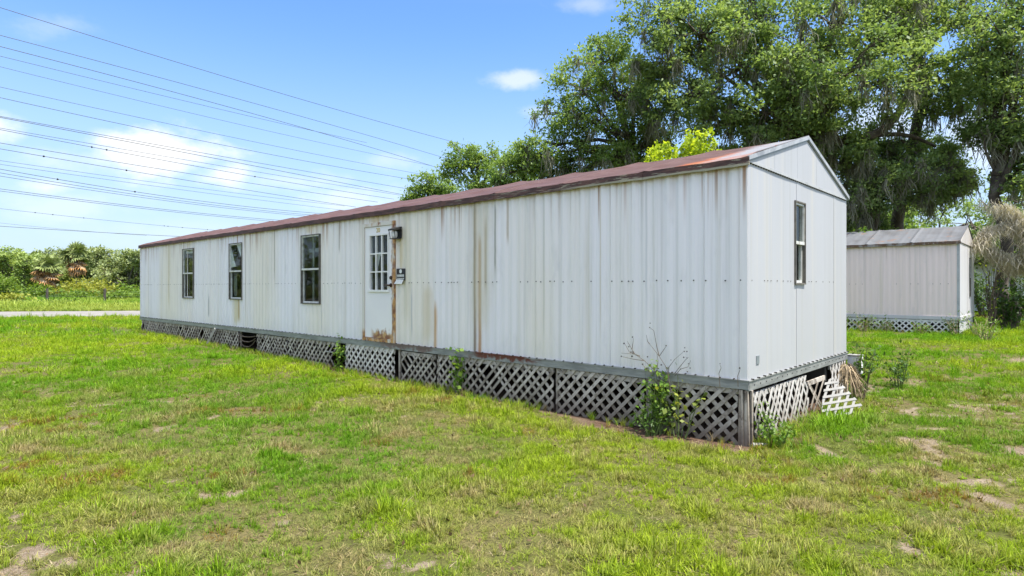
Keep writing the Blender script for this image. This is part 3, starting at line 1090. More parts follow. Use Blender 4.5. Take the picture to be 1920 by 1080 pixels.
# porch lamp: back plate, sloping hood, frosted glass
lp = MB()
lp.box(-6.10, -5.90, -.030, -.012, 2.50, 2.70)
lp.add([(-6.10, -.03, 2.70), (-5.90, -.03, 2.70), (-5.92, -.17, 2.655), (-6.08, -.17, 2.655), (-6.10, -.03, 2.655), (-5.90, -.03, 2.655), (-5.92, -.17, 2.63), (-6.08, -.17, 2.63)],
       [(0, 1, 2, 3), (7, 6, 5, 4), (0, 3, 7, 4), (1, 5, 6, 2), (3, 2, 6, 7), (0, 4, 5, 1)])
lp.tube([(-6.075, -.155, 2.64), (-6.07, -.13, 2.50)], .006, 4).tube([(-5.925, -.155, 2.64), (-5.93, -.13, 2.50)], .006, 4).box(-6.08, -5.92, -.14, -.03, 2.488, 2.50)
lamp = lp.build('porch_lamp', M['black'], home)
MB().tube([(-6.0, -.09, 2.632), (-6.0, -.09, 2.59), (-6.0, -.09, 2.53), (-6.0, -.09, 2.502)], [.03, .05, .045, .025], 10).build('lamp_glass', M['bulb'], lamp)
# black warning sign with a bleached lower half
sg = MB(front_map).box(-6.055, -5.815, .006, .012, 1.78, 1.985).build('wall_sign', M['signblack'], home)
dsc = MB(front_map)
dsc.prism([(-5.935 + .036 * math.cos(q * .3927), 1.938 + .036 * math.sin(q * .3927)) for q in range(16)], .0125, .0150)
dsc.build('sign_emblem', M['paper'], sg)
ln = MB(front_map)
x = -6.03
while x < -5.85:
    q = random.uniform(.012, .024)
    ln.box(x, min(x + q, -5.835), .0125, .014, 1.842 + .01 * (x + 6.03), 1.882 + .01 * (x + 6.03))
    x += q + .007
x = -6.03
while x < -5.85:
    q = random.uniform(.006, .014)
    ln.box(x, min(x + q, -5.835), .0125, .014, 1.805, 1.822)
    x += q + .005
ln.build('sign_lettering', M['paper'], sg)
mb = MB(front_map)
mb.add([(-6.05, .014, 1.80), (-5.85, .016, 1.795), (-5.865, .045, 1.72), (-6.085, .04, 1.725), (-6.05, .0125, 1.797), (-5.85, .0150, 1.792), (-5.865, .043, 1.717), (-6.085, .038, 1.722)],
       [(0, 1, 2, 3), (7, 6, 5, 4), (0, 3, 7, 4), (1, 5, 6, 2), (3, 2, 6, 7), (0, 4, 5, 1)])
mb.build('peeling_paper', M['paper'], sg)


# lattice skirting
def home_ground(u):
    q = A0 + D_ * u
    return gz(q[0], q[1])


lattice(home, front_map, -1.19, -.10, .600, home_ground, M['wood_grey'], .004, hw=.0215, holes=((-1.2, -.75, .35),), rnd=.02)
lattice(home, front_map, -2.56, -1.22, .592, home_ground, M['wood_grey'], .006, hw=.0205)
lattice(home, front_map, -5.00, -2.60, .595, home_ground, M['wood_grey'], .004, rnd=.02, holes=((-4.3, -3.7, .2),))
lattice(home, front_map, -5.95, -5.03, .58, home_ground, M['wood_grey'], .000, rnd=.035, holes=((-5.95, -5.6, .45),), drop=.02)
lattice(home, front_map, -7.68, -6.12, .600, home_ground, M['wood_pale'], .010, label='cleaner pale grey lattice sheet below the door')
lattice(home, front_map, -9.95, -7.95, .59, home_ground, M['wood_dark'], .000, rnd=.02, holes=((-8.3, -7.9, .4),))
lattice(home, front_map, -11.45, -9.98, .58, home_ground, M['wood_dark'], .002, rnd=.03, holes=((-10.6, -10.3, .4),))
lattice(home, front_map, -13.6, -12.45, .59, home_ground, M['wood_dark'], .000, rnd=.03)
lattice(home, front_map, -15.6, -13.64, .59, home_ground, M['wood_dark'], .002, rnd=.03, holes=((-14.9, -14.6, .7),))
lattice(home, front_map, -17.7, -15.64, .59, home_ground, M['wood_dark'], .000, rnd=.03, holes=((-16.5, -16.2, .6),))
lattice(home, front_map, -19.9, -17.74, .59, home_ground, M['wood_dark'], .002, rnd=.03, holes=((-19.9, -19.5, .5),))
lattice(home, end_map, .14, 1.95, .545, lambda u: .03 + .012 * u, M['wood_white'], .010, ang=50, rnd=.035, lean=.05, hw=.017, label='white lattice sheet sagging below the end wall')
lattice(home, end_map, 1.97, 2.75, .46, lambda u: .05, M['wood_grey'], .020, ang=38, rnd=.10, drop=.04, lean=.06, hw=.015, holes=((2.0, 2.4, .35), (2.4, 2.8, .7)), label='broken grey lattice sheet with slats missing')
lattice(home, end_map, 2.95, 3.74, .575, lambda u: .06, M['wood_white'], .016, ang=58, rnd=.03, lean=.08, hw=.017)
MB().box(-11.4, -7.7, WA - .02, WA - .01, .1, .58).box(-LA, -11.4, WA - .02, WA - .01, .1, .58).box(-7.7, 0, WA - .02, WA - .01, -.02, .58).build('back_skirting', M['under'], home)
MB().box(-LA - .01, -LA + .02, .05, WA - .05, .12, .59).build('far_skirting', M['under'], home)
# posts and split corner boards
for (u, wd, top_) in ((-1.205, .05, .58), (-2.58, .035, .58), (-5.015, .03, .57), (-6.05, .05, .58), (-7.71, .03, .59), (-11.47, .04, .58), (-12.43, .04, .58), (-19.95, .05, .59)):
    MB(front_map).box(u - wd / 2, u + wd / 2, -.075, -.048, home_ground(u) - .1, top_).build('skirt_post', M['post'], home)
for (xa, ya, ww, dd, tilt) in ((-.098, -.012, .030, .022, .008), (-.062, -.016, .024, .03, -.006), (-.034, -.010, .03, .028, .004), (.0, -.006, .018, .03, -.012), (.006, .045, .022, .03, .006)):
    mb = MB()
    mb.add([(xa, ya, -.05), (xa + ww, ya, -.05), (xa + ww, ya + dd, -.05), (xa, ya + dd, -.05), (xa + tilt, ya, .585), (xa + ww * .8 + tilt, ya, .578), (xa + ww * .8 + tilt, ya + dd, .58), (xa + tilt, ya + dd, .57)],
           [(0, 3, 2, 1), (4, 5, 6, 7), (0, 1, 5, 4), (1, 2, 6, 5), (2, 3, 7, 6), (3, 0, 4, 7)])
    mb.build('corner_board', M['post'], home)
# fallen nailing board on the skirting, white scrap
mb = MB()
mb.tube([(-13.72, -.05, .60), (-13.98, -.16, .19)], .035, 4).build('loose_board', M['wood_white'], home)
MB(front_map).box(-8.35, -8.08, .02, .03, .385, .41).build('scrap_strip', M['vinyl'], home)
for k in range(3):
    MB().tube([(-12.42 + i * .19, -.02 - .02 * math.sin(i * 1.3), .52 - .05 * k - .07 * math.sin(math.pi * i / 5) * (k + .6)) for i in range(6)], .012, 4).build('hanging_cable', M['dry'], home)

# ---- second home
LB, WB = 14.0, 3.66
home2 = empty('mobile_home', (B0[0], B0[1], 0), ANG)
tag(home2, 'smaller pinkish white mobile home with grey metal roof under the oaks', 'mobile home', 'single-wide mobile homes')
M['siding2'] = siding_mat('pinkish_siding', home2, (.82, .67, .63), (.80, .65, .58), False, .35)
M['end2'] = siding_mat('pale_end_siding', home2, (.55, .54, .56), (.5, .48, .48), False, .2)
s2 = [-LB] + [-(11 - i) * 1.22 for i in range(0, 11)] + [-.07]
for a, b in zip(s2[:-1], s2[1:]):
    corrugated(front_map, a + .001, b - .001, .78, 3.02, [], pitch=.1525, depth=.008).build('siding_panel', M['siding2'], home2)
MB(front_map).box(-.069, -.0005, -.02, .006, .78, 3.02).build('corner_trim', M['trim'], home2)
WE2 = (2.3, 2.62, 1.35, 2.62)
for a, b in ((0.0, 1.83), (1.83, WB)):
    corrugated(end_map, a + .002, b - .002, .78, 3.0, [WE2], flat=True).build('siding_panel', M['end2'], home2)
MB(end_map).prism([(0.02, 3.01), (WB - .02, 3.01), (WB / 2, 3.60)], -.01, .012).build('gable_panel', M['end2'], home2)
MB(end_map).box(0, WB, .002, .022, 2.985, 3.006).build('drip_flashing', M['casing'], home2)
double_hung(home2, end_map, *WE2, 'shade')
corrugated(lambda u, w_, v: (u, WB + w_, v), -LB, 0, .78, 3.02, [], pitch=.61).build('back_siding', M['siding2'], home2)
MB().box(-LB - .01, -LB + .01, .02, WB - .02, .7, 3.02).build('far_end_siding', M['siding2'], home2)
MB().box(-LB + .02, -.02, .03, WB - .03, .68, .76).build('floor', M['under'], home2)
MB().box(-LB + .03, -.03, .03, WB - .03, 2.93, 2.96).build('ceiling', M['inside'], home2)
M['roof2'] = rusty_mat('grey_metal_roof', home2, (.15, .157, .172), (.10, .10, .106), .46, .72, 1.1, .55, (.20, .13, .10))
M['edge2'] = rusty_mat('leaf_littered_edge', home2, (.30, .28, .27), (.13, .075, .045), .42, .56, 5.0, .8, (.5, .46, .42))
roof_pieces(home2, LB, WB, 3.05, 3.62, M['roof2'], M['edge2'], 1.22, .008, .008, .07)
MB(front_map).box(-LB, .012, -.03, .02, .68, .785).build('base_rail', M['end2'], home2)
MB(end_map).box(0, WB, -.03, .02, .68, .785).build('base_rail', M['end2'], home2)
sb = MB(front_map)
for u in np.arange(-3.9, -.1, .19):
    if random.random() < .6:
        sb.box(u, u + .016, -.002, .006, 1.755, 1.772)
tag(sb.build('rivet', M['screw'], home2), None, None, None, 'stuff')
lattice(home2, front_map, -2.45, -.05, .675, lambda u: .235, M['lattice_white'], .004, pitch=.17, hw=.021)
lattice(home2, front_map, -4.9, -2.5, .675, lambda u: .235, M['lattice_white'], .004, pitch=.17, hw=.021, holes=((-4.9, -2.5, .25),))
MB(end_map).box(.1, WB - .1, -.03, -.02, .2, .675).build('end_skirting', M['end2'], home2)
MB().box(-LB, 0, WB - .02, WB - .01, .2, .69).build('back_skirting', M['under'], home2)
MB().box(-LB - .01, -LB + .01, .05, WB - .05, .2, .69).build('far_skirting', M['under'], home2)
for u in np.arange(-12, -1, 2.4):
    MB().box(u, u + .4, 1.6, 2.0, .2, .675).build('pier', M['under'], home2)


# ------------------------------------------------------------------ vegetation builders
def leaves_mesh(name, C, size, asp=.5, up=.35, tint=None, r=None):
    """C: leaf centres (n,3); each leaf a bent rhombus of two triangles"""
    r = r or rng
    n_ = len(C)
    sz = size * r.uniform(.6, 1.35, n_)[:, None]
    a = r.normal(size=(n_, 3))
    a /= np.linalg.norm(a, axis=1)[:, None]
    nn_ = r.normal(size=(n_, 3))
    nn_[:, 2] = np.abs(nn_[:, 2]) + up * 2
    b = np.cross(nn_, a)
    b /= np.linalg.norm(b, axis=1)[:, None] + 1e-9
    V_ = np.stack([C - a * sz * .5, C + b * sz * asp * .5, C + a * sz * .5, C - b * sz * asp * .5], 1).reshape(-1, 3)
    Q = np.arange(n_ * 4).reshape(n_, 4)
    ti = r.uniform(0, 1, n_) if tint is None else tint
    return np_mesh(name, V_, Q, {'tint': ('FLOAT', 'POINT', np.repeat(np.clip(ti, 0, 1), 4))})


def strands_mesh(name, roots, lengths, width, r, spread=.12):
    """hanging ribbons, three crooked segments each"""
    n_ = len(roots)
    th = r.uniform(0, 6.283, n_)
    sx = np.stack([np.cos(th), np.sin(th), np.zeros(n_)], 1) * (width * r.uniform(.5, 1.5, n_))[:, None] * .5
    pts = [roots]
    for k_ in range(3):
        q = pts[-1].copy()
        q[:, 2] -= lengths / 3
        q[:, :2] += r.normal(scale=spread / 3, size=(n_, 2)) * (lengths / .5)[:, None]
        pts.append(q)
    V_ = []
    for k_, q in enumerate(pts):
        f__ = (1.0, .9, .7, .15)[k_]
        V_ += [q - sx * f__, q + sx * f__]
    V_ = np.stack(V_, 1)
    base = np.arange(n_)[:, None] * 8
    Q = np.concatenate([base + np.array([[0, 1, 3, 2]]), base + np.array([[2, 3, 5, 4]]), base + np.array([[4, 5, 7, 6]])], 0)
    ti = np.repeat(r.uniform(0, 1, n_), 8)
    return np_mesh(name, V_.reshape(-1, 3), Q, {'tint': ('FLOAT', 'POINT', ti)})


def curve_pts(a, b, lift=0.0, n=6, wig=.0, r=random):
    a, b = Vector(a), Vector(b)
    L = (b - a).length
    out = []
    for i in range(n + 1):
        f__ = i / n
        q = a.lerp(b, f__) + Vector((0, 0, lift * L * math.sin(math.pi * f__)))
        if 0 < i < n and wig:
            q += Vector((r.uniform(-1, 1), r.uniform(-1, 1), r.uniform(-1, 1))) * wig * L
        out.append(q)
    return out


def tree(name, label, base, fork, lobes, leaf=.10, per=85, clumps=24, lmat='oak', bark='bark', trad=.28, moss=0, limbs=(), group=None, cat='tree', flat=.62, seed=1,
         mossmat='moss', up=.45, clump_r=.30, mosslen=.7):
    """base, fork: world points; lobes: (world point, radius); builds trunk with limbs, crown of leaves, hanging moss"""
    r = np.random.default_rng(seed)
    pr = random.Random(seed)
    root = empty(name, base)
    tag(root, label, cat, group)
    o = Vector(base)
    tb = MB()
    fk = Vector(fork) - o
    tb.tube(curve_pts((0, 0, -.2), fk, .0, 7, .025, pr), [trad * (1.45 - .55 * i / 7) if i else trad * 1.5 for i in range(8)], 9)
    C, T, roots = [], [], []
    for (c, R) in lobes:
        c = Vector(c) - o
        start = fk.lerp(Vector((0, 0, 0)), pr.uniform(0, .12))
        pts = curve_pts(start, c, pr.uniform(.04, .14), 7, .022, pr)
        r0 = min(trad * .62, .05 + .045 * R)
        tb.tube(pts, [r0 * (1 - .72 * i / 7) for i in range(8)], 6)
        nc = max(5, int(clumps * pr.uniform(.8, 1.2)))
        dirs = r.normal(size=(nc, 3))
        dirs /= np.linalg.norm(dirs, axis=1)[:, None]
        rad = R * r.uniform(.35, 1.05, nc) ** .7
        cc = dirs * rad[:, None] * np.array([1, 1, flat * 1.15]) + np.array(c)
        ltint = pr.uniform(-.16, .16)
        for q in cc:
            if pr.random() < .75:
                tb.tube(curve_pts(c.lerp(pts[5], pr.uniform(0, .6)), q, .05, 3, .04, pr), [.028 * R ** .5, .02 * R ** .5, .013, .006], 3, cap=False)
            k_ = int(per * r.uniform(.55, 1.4))
            cr = clump_r * R ** .5 * r.uniform(.7, 1.35)
            dd = r.normal(size=(k_, 3)) * np.array([.62, .62, .36]) * cr
            C.append(q + dd)
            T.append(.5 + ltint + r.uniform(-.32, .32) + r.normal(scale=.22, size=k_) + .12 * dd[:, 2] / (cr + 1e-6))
            if moss and r.random() < .24:
                m_n = int(moss * 2.2 * r.uniform(.3, 2.0))
                spot = q + np.array([0, 0, -.15 * cr])
                roots.append(spot + r.normal(size=(m_n, 3)) * np.array([.13, .13, .16]) * (cr + .12))
    for (pts, ra, rb) in limbs:
        pts = [Vector(q) - o for q in pts]
        n_ = len(pts)
        fine = []
        for i in range(n_ - 1):
            p0, p1, p2, p3 = pts[max(i - 1, 0)], pts[i], pts[i + 1], pts[min(i + 2, n_ - 1)]
            for j in range(4):
                s_ = j / 4
                fine.append(.5 * ((2 * p1) + (p2 - p0) * s_ + (2 * p0 - 5 * p1 + 4 * p2 - p3) * s_ * s_ + (3 * p1 - p0 - 3 * p2 + p3) * s_ ** 3))
        fine.append(pts[-1])
        fine = [q + Vector((pr.uniform(-1, 1), pr.uniform(-1, 1), pr.uniform(-1, 1))) * ra * .16 for q in fine]
        tb.tube(fine, [ra + (rb - ra) * i / (len(fine) - 1) for i in range(len(fine))], 7)
    tb.build('trunk', M[bark], root, True)
    link_mesh('crown', leaves_mesh('crown', np.concatenate(C), leaf, .55, up, np.concatenate(T), r), M[lmat], root)
    if roots:
        R_ = np.concatenate(roots)
        link_mesh('hanging_moss', strands_mesh('hanging_moss', R_, mosslen * r.uniform(.2, 1.0, len(R_)) ** 1.3 * 1.5, .034, r, .2), M[mossmat], root)['kind'] = 'stuff'
    return root


def plant(name, label, loc, h, rad, nstem, nleaf, leaf, lmat='weed', stem='stem', cat='plant', group=None, seed=1, droop=.2, asp=.6, srad=.006):
    r = np.random.default_rng(seed)
    pr = random.Random(seed)
    root = empty(name, loc)
    tag(root, label, cat, group)
    sb_ = MB()
    C = []
    for i in range(nstem):
        th = pr.uniform(0, 6.283)
        rr = rad * math.sqrt(pr.random())
        hh = h * pr.uniform(.55, 1.05)
        tip = Vector((rr * math.cos(th), rr * math.sin(th), hh * (1 - droop * rr / max(rad, 1e-3) * .5)))
        st = Vector((.25 * rr * math.cos(th), .25 * rr * math.sin(th), -.02))
        pts = curve_pts(st, tip, .06, 5, .03, pr)
        sb_.tube(pts, [srad * (1.2 - .17 * k_) for k_ in range(6)], 4)
        m_n = max(1, nleaf // nstem)
        ts = r.uniform(.18, 1.03, m_n)
        for s_ in ts:
            k_ = min(int(s_ * 5), 4)
            q = pts[k_].lerp(pts[k_ + 1], min(1.1, s_ * 5 - k_))
            C.append(np.array(q) + r.normal(scale=leaf * .75, size=3))
    sb_.build('stems', M[stem], root)
    C = np.array(C)
    C[:, 2] = np.maximum(C[:, 2], .01)
    link_mesh('leaves', leaves_mesh('leaves', C, leaf, asp, .5, None, r), M[lmat], root)['kind'] = 'stuff'
    return root


def L(px, py, Y, R):
    return (at(px, py, Y), R)


# ------------------------------------------------------------------ the oaks behind
YA = 23.0
tree('oak_tree', 'tallest broad live oak rising behind the near gable end', (12.3, YA, .2), at(1500, 235, YA),
     [L(1300, 60, 22, 2.1), L(1240, 20, 23, 1.5), L(1370, 130, 21.5, 1.9), L(1290, 175, 22.5, 1.7), L(1420, 40, 22, 2.0), L(1500, 90, 21, 2.0), L(1430, 210, 21.5, 1.6),
      L(1340, 235, 22.5, 1.4), L(1500, 175, 21.5, 1.5), L(1570, 40, 22, 2.0), L(1590, 130, 21.0, 1.9), L(1650, 70, 22, 2.0), L(1670, 150, 21.5, 1.8), L(1560, 215, 22, 1.2),
      L(1370, -60, 23, 2.3), L(1500, -80, 23, 2.4), L(1640, -60, 23, 2.2), L(1260, -80, 23.5, 2.0), L(1450, 262, 23.5, 1.2), L(1700, 20, 22.5, 1.6),
      L(1350, 30, 24.5, 1.8), L(1440, 130, 25, 1.8), L(1560, 110, 25, 1.8), L(1240, 110, 23.5, 1.2), L(1232, 190, 24, 1.1), L(1530, 255, 22.5, 1.1), L(1590, 275, 22.5, 1.0), L(1400, 255, 23, 1.2), L(1500, 300, 24, 1.2)],
     leaf=.145, per=120, clumps=24, lmat='oak', trad=.42, moss=14, seed=11,
     limbs=[((at(1500, 235, YA), at(1490, 190, 22.4), at(1470, 100, 22.0)), .26, .12),
            ((at(1520, 262, YA), at(1600, 262, 22.3), at(1650, 245, 22.0), at(1690, 205, 21.8), at(1720, 120, 21.8)), .20, .08)])
tree('oak_tree', 'rounded live oak left of the tallest, crown showing above the roof', (4.6, 27.0, .2), at(1185, 270, 26.5),
     [L(1115, 120, 26, 1.6), L(1140, 90, 26.5, 1.0), L(1085, 165, 26, 1.3), L(1160, 170, 25.5, 1.6), L(1060, 215, 26, 1.4), L(1120, 225, 25.5, 1.5), L(1190, 210, 26, 1.3),
      L(1035, 275, 26, 1.3), L(1100, 285, 26, 1.2), L(990, 300, 26.5, 1.0), L(1200, 150, 26.5, 1.2), L(1080, 325, 27, 1.0), L(1010, 335, 27, 1.0), L(950, 325, 27, .9), L(1225, 260, 26, 1.0), L(1180, 320, 28, 1.0), L(1150, 300, 25.5, 1.1), L(1205, 280, 26, 1.0), L(1130, 340, 27, 1.0), L(1060, 345, 27, .9)],
     leaf=.145, per=84, clumps=24, lmat='oak_light', trad=.22, moss=8, seed=12,
     limbs=[((at(1185, 270, 26.5), at(1150, 235, 26), at(1110, 200, 26)), .11, .05), ((at(1185, 300, 26.5), at(1175, 260, 26.2), at(1130, 240, 25.8)), .12, .05)])
tree('laurel_tree', 'slender loose tree at the left edge of the woods behind the roof', (-2.0, 31.0, .2), at(900, 360, 30.5),
     [L(868, 290, 30, .9), L(850, 312, 30, .8), L(895, 310, 30, 1.0), L(925, 295, 30.5, .9), L(945, 325, 30, 1.0), L(885, 345, 30, .9), L(970, 290, 31, .8), L(915, 350, 30, .9), L(985, 345, 30, .9)],
     leaf=.14, per=75, clumps=20, lmat='oak_light', trad=.18, seed=13)
tree('bushy_tree', 'low bright green bushy tree peeping over the roof left of the woods', (-5.0, 33.0, .2), at(805, 390, 33),
     [L(800, 345, 33, .9), L(825, 350, 33, .9), L(785, 362, 33, .7), L(840, 368, 33, .8), L(770, 375, 33, .5), L(810, 370, 33, .9), L(865, 375, 33, .8)],
     leaf=.16, per=60, clumps=18, lmat='oak_light', trad=.15, seed=14)
YD = 21.0
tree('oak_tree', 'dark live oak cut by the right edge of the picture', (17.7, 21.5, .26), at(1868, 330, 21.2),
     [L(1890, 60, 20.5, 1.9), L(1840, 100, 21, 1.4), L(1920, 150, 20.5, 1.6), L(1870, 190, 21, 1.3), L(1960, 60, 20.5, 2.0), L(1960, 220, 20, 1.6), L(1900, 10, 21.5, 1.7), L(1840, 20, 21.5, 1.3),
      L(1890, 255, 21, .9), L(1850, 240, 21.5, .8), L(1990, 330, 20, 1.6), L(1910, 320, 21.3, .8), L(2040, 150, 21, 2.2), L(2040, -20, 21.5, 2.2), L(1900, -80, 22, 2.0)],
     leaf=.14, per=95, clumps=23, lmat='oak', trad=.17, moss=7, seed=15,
     limbs=[((at(1868, 330, 21.2), at(1885, 270, 21.1), at(1897, 200, 21.0), at(1905, 100, 20.9)), .16, .07), ((at(1872, 330, 21.2), at(1850, 290, 21.0), at(1845, 250, 21.0)), .06, .02)])
tree('oak_tree', 'gnarled live oak with a thick bare dark fork against the sky, top right', (16.2, 26.0, .26), at(1725, 110, 24.5),
     [L(1720, 30, 24, 1.4), L(1690, 90, 24, 1.3), L(1790, 130, 23.5, 1.5), L(1750, 170, 23.5, 1.4), L(1800, 190, 23.5, 1.2), L(1720, 200, 24, 1.3), L(1840, 150, 24, 1.2), L(1690, 10, 24.5, 1.4), L(1690, -60, 25, 1.8), L(1760, -70, 25, 1.5)],
     leaf=.14, per=95, clumps=22, lmat='oak', trad=.20, moss=12, seed=16,
     limbs=[((at(1735, 90, 24.5), at(1768, 55, 24.3), at(1790, 35, 24.2), at(1835, -8, 24.0)), .20, .08), ((at(1770, 50, 24.3), at(1772, 10, 24.3), at(1765, -40, 24.3)), .10, .05),
            ((at(1765, 42, 24.3), at(1735, 36, 24.1), at(1722, 22, 24)), .09, .03), ((at(1790, 36, 24.2), at(1805, 45, 24.1), at(1815, 58, 24)), .06, .02)])
tree('oak_tree', 'shaded mossy live oak spreading low over the smaller home', (14.6, 25.0, .26), at(1640, 330, 24.6),
     [L(1610, 305, 23.5, 1.1), L(1660, 335, 23, 1.1), L(1710, 325, 23, 1.1), L(1765, 320, 23.5, .9), L(1800, 345, 23.5, .7), L(1650, 375, 23.5, .8), L(1610, 370, 23.0, 1.0), L(1720, 360, 23.5, .8), L(1775, 365, 23.5, .7),
      L(1600, 410, 24.5, .8), L(1770, 285, 24, .6), L(1690, 300, 24.5, .8), L(1580, 330, 24.5, 1.2), L(1640, 415, 25.5, .7), L(1700, 265, 25, .9), L(1745, 275, 25.5, .8), L(1660, 285, 25, .8), L(1625, 265, 25, .9), L(1750, 345, 25, .8), L(1600, 345, 25, 1.0)],
     leaf=.13, per=70, clumps=19, lmat='oak', trad=.24, moss=20, mosslen=.7, seed=17,
     limbs=[((at(1600, 262, 24.2), at(1660, 252, 23.8), at(1710, 256, 23.5), at(1755, 275, 23.4)), .12, .05), ((at(1690, 262, 24.0), at(1720, 290, 24), at(1735, 310, 23.8)), .05, .03)])
# younger growth behind, filling to the horizon on the right
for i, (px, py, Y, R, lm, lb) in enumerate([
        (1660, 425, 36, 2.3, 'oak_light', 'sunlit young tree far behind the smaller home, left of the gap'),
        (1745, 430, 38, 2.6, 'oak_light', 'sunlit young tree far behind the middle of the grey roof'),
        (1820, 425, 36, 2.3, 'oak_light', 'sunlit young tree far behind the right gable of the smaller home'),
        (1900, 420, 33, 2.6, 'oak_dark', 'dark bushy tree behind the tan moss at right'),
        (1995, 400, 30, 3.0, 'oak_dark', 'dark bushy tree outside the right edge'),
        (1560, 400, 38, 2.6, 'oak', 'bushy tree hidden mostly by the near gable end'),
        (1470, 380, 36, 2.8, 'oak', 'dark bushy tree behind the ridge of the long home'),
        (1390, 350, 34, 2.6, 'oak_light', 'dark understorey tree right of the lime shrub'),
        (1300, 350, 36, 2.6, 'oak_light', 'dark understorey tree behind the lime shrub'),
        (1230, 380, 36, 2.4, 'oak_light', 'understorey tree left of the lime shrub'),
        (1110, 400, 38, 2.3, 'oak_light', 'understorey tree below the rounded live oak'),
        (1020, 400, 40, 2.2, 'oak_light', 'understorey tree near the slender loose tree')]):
    c = at(px, py, Y)
    rr_ = random.Random(50 + i)
    tree('young_tree', lb, (c.x, Y, .25), (c.x, Y, max(1.0, c.z - R)),
         [((c.x + rr_.uniform(-1.2, 1.2) * R, Y + rr_.uniform(-.8, .8) * R, c.z + rr_.uniform(-1.1, .7) * R * .8), R * rr_.uniform(.45, .7)) for k in range(8)],
         leaf=.20, per=46, clumps=20, lmat=lm, trad=.14, seed=60 + i, group='younger trees filling the woods', moss=0)

# bright lime shrub behind the roof
r = np.random.default_rng(5)
sh = empty('lime_shrub', (at(1272, 300, 13.6).x, 13.6, .2))
tag(sh, 'bright lime shrub with upright shoots rising behind the roof ridge', 'shrub')
sb = MB()
C = []
for (px, py) in [(1222, 285), (1228, 270), (1240, 278), (1252, 268), (1262, 282), (1285, 262), (1292, 250), (1300, 258), (1310, 254), (1318, 268), (1328, 250), (1336, 266), (1278, 270), (1248, 288), (1305, 272), (1322, 280), (1216, 292), (1344, 284), (1270, 290), (1298, 282), (1234, 292)]:
    for k in range(3):
        tip = at(px + random.uniform(-7, 7), py + random.uniform(-6, 10), 13.6 + random.uniform(-.7, .7)) - sh.location
        b = Vector((tip.x * .55 + random.uniform(-.1, .1), tip.y * .6, tip.z - random.uniform(.9, 1.6)))
        pts = curve_pts(b, tip, .03, 5, .02)
        sb.tube([(b.x * .3, b.y * .3, .0), tuple(b)] + [tuple(q) for q in pts[1:]], [.02, .014, .011, .009, .007, .005, .003], 4)
        for s_ in np.linspace(.03, 1.03, 95):
            k_ = min(int(s_ * 5), 4)
            C.append(np.array(pts[k_].lerp(pts[k_ + 1], s_ * 5 - k_)) + r.normal(scale=.03, size=3))
sb.build('stems', M['stem'], sh)
link_mesh('leaves', leaves_mesh('leaves', np.array(C), .105, .5, .3, None, r), M['lime'], sh)['kind'] = 'stuff'

# tan moss draped over a bent dead branch
mr = empty('mossy_branch', (at(1880, 600, 19.5).x, 19.5, .26))
tag(mr, 'bent dead branch draped in thick tan spanish moss at right edge', 'mossy branch')
o = mr.location
br = MB()
spines = [[(1965, 610), (1945, 500), (1925, 430), (1900, 395), (1872, 385)], [(1925, 430), (1885, 420), (1850, 432), (1838, 460)], [(1945, 480), (1900, 482), (1870, 478), (1840, 455)], [(1940, 470), (1925, 500), (1890, 500)],
          [(1872, 400), (1850, 385), (1838, 375)]]
rts = []
r = np.random.default_rng(8)
for j, sp in enumerate(spines):
    pts = [at(px, py, 19.5 + .25 * (j - 1) + random.uniform(-.1, .1)) - o for px, py in sp]
    br.tube(pts, [.07 - .045 * i / (len(pts) - 1) if j == 0 else .03 - .018 * i / (len(pts) - 1) for i in range(len(pts))], 6)
    for a, b in zip(pts[(1 if j == 0 else 0):-1], pts[(2 if j == 0 else 1):]):
        k = int((b - a).length * (1100 if j != 4 else 250))
        s_ = r.uniform(0, 1, k)[:, None]
        rts.append(np.array(a) * (1 - s_) + np.array(b) * s_ + r.normal(size=(k, 3)) * np.array([.10, .14, .07]))
br.build('branch', M['deadwood'], mr)
R_ = np.concatenate(rts)
link_mesh('draped_moss', strands_mesh('draped_moss', R_, r.uniform(.08, .34, len(R_)) * np.where(r.random(len(R_)) < .06, 2.2, 1.0), .016, r, .3), M['moss_tan'], mr)['kind'] = 'stuff'

# white house glimpsed through the hedge at the right edge
hx0, hx1, hY = at(1832, 0, 33).x, at(2010, 0, 33).x, 33.0
wh = empty('white_house', ((hx0 + hx1) / 2, hY, .26))
tag(wh, 'white clapboard house glimpsed through shrubs at the right edge', 'house')
MB().box(hx0 - wh.location.x, hx1 - wh.location.x, .06, 3.5, .1, 2.7).build('wall', M['clap'], wh)
for k in range(13):
    z0 = .15 + k * .195
    mb = MB()
    mb.add([(hx0 - wh.location.x, .055, z0 + .19), (hx1 - wh.location.x, .055, z0 + .19), (hx1 - wh.location.x, .02, z0), (hx0 - wh.location.x, .02, z0),
            (hx0 - wh.location.x, .058, z0 + .19), (hx1 - wh.location.x, .058, z0 + .19), (hx1 - wh.location.x, .058, z0), (hx0 - wh.location.x, .058, z0)],
           [(0, 1, 2, 3), (4, 7, 6, 5), (0, 4, 5, 1), (3, 2, 6, 7), (0, 3, 7, 4), (1, 5, 6, 2)])
    mb.build('clapboard', M['clap'], wh)
q = wh.location.x
mb = MB(lambda a, b, c: (b, a, c))
mb.prism([(-.4, 2.65), (3.9, 2.65), (1.75, 4.0)], hx0 - q - .3, hx1 - q + .3).build('roof', M['shingle'], wh)

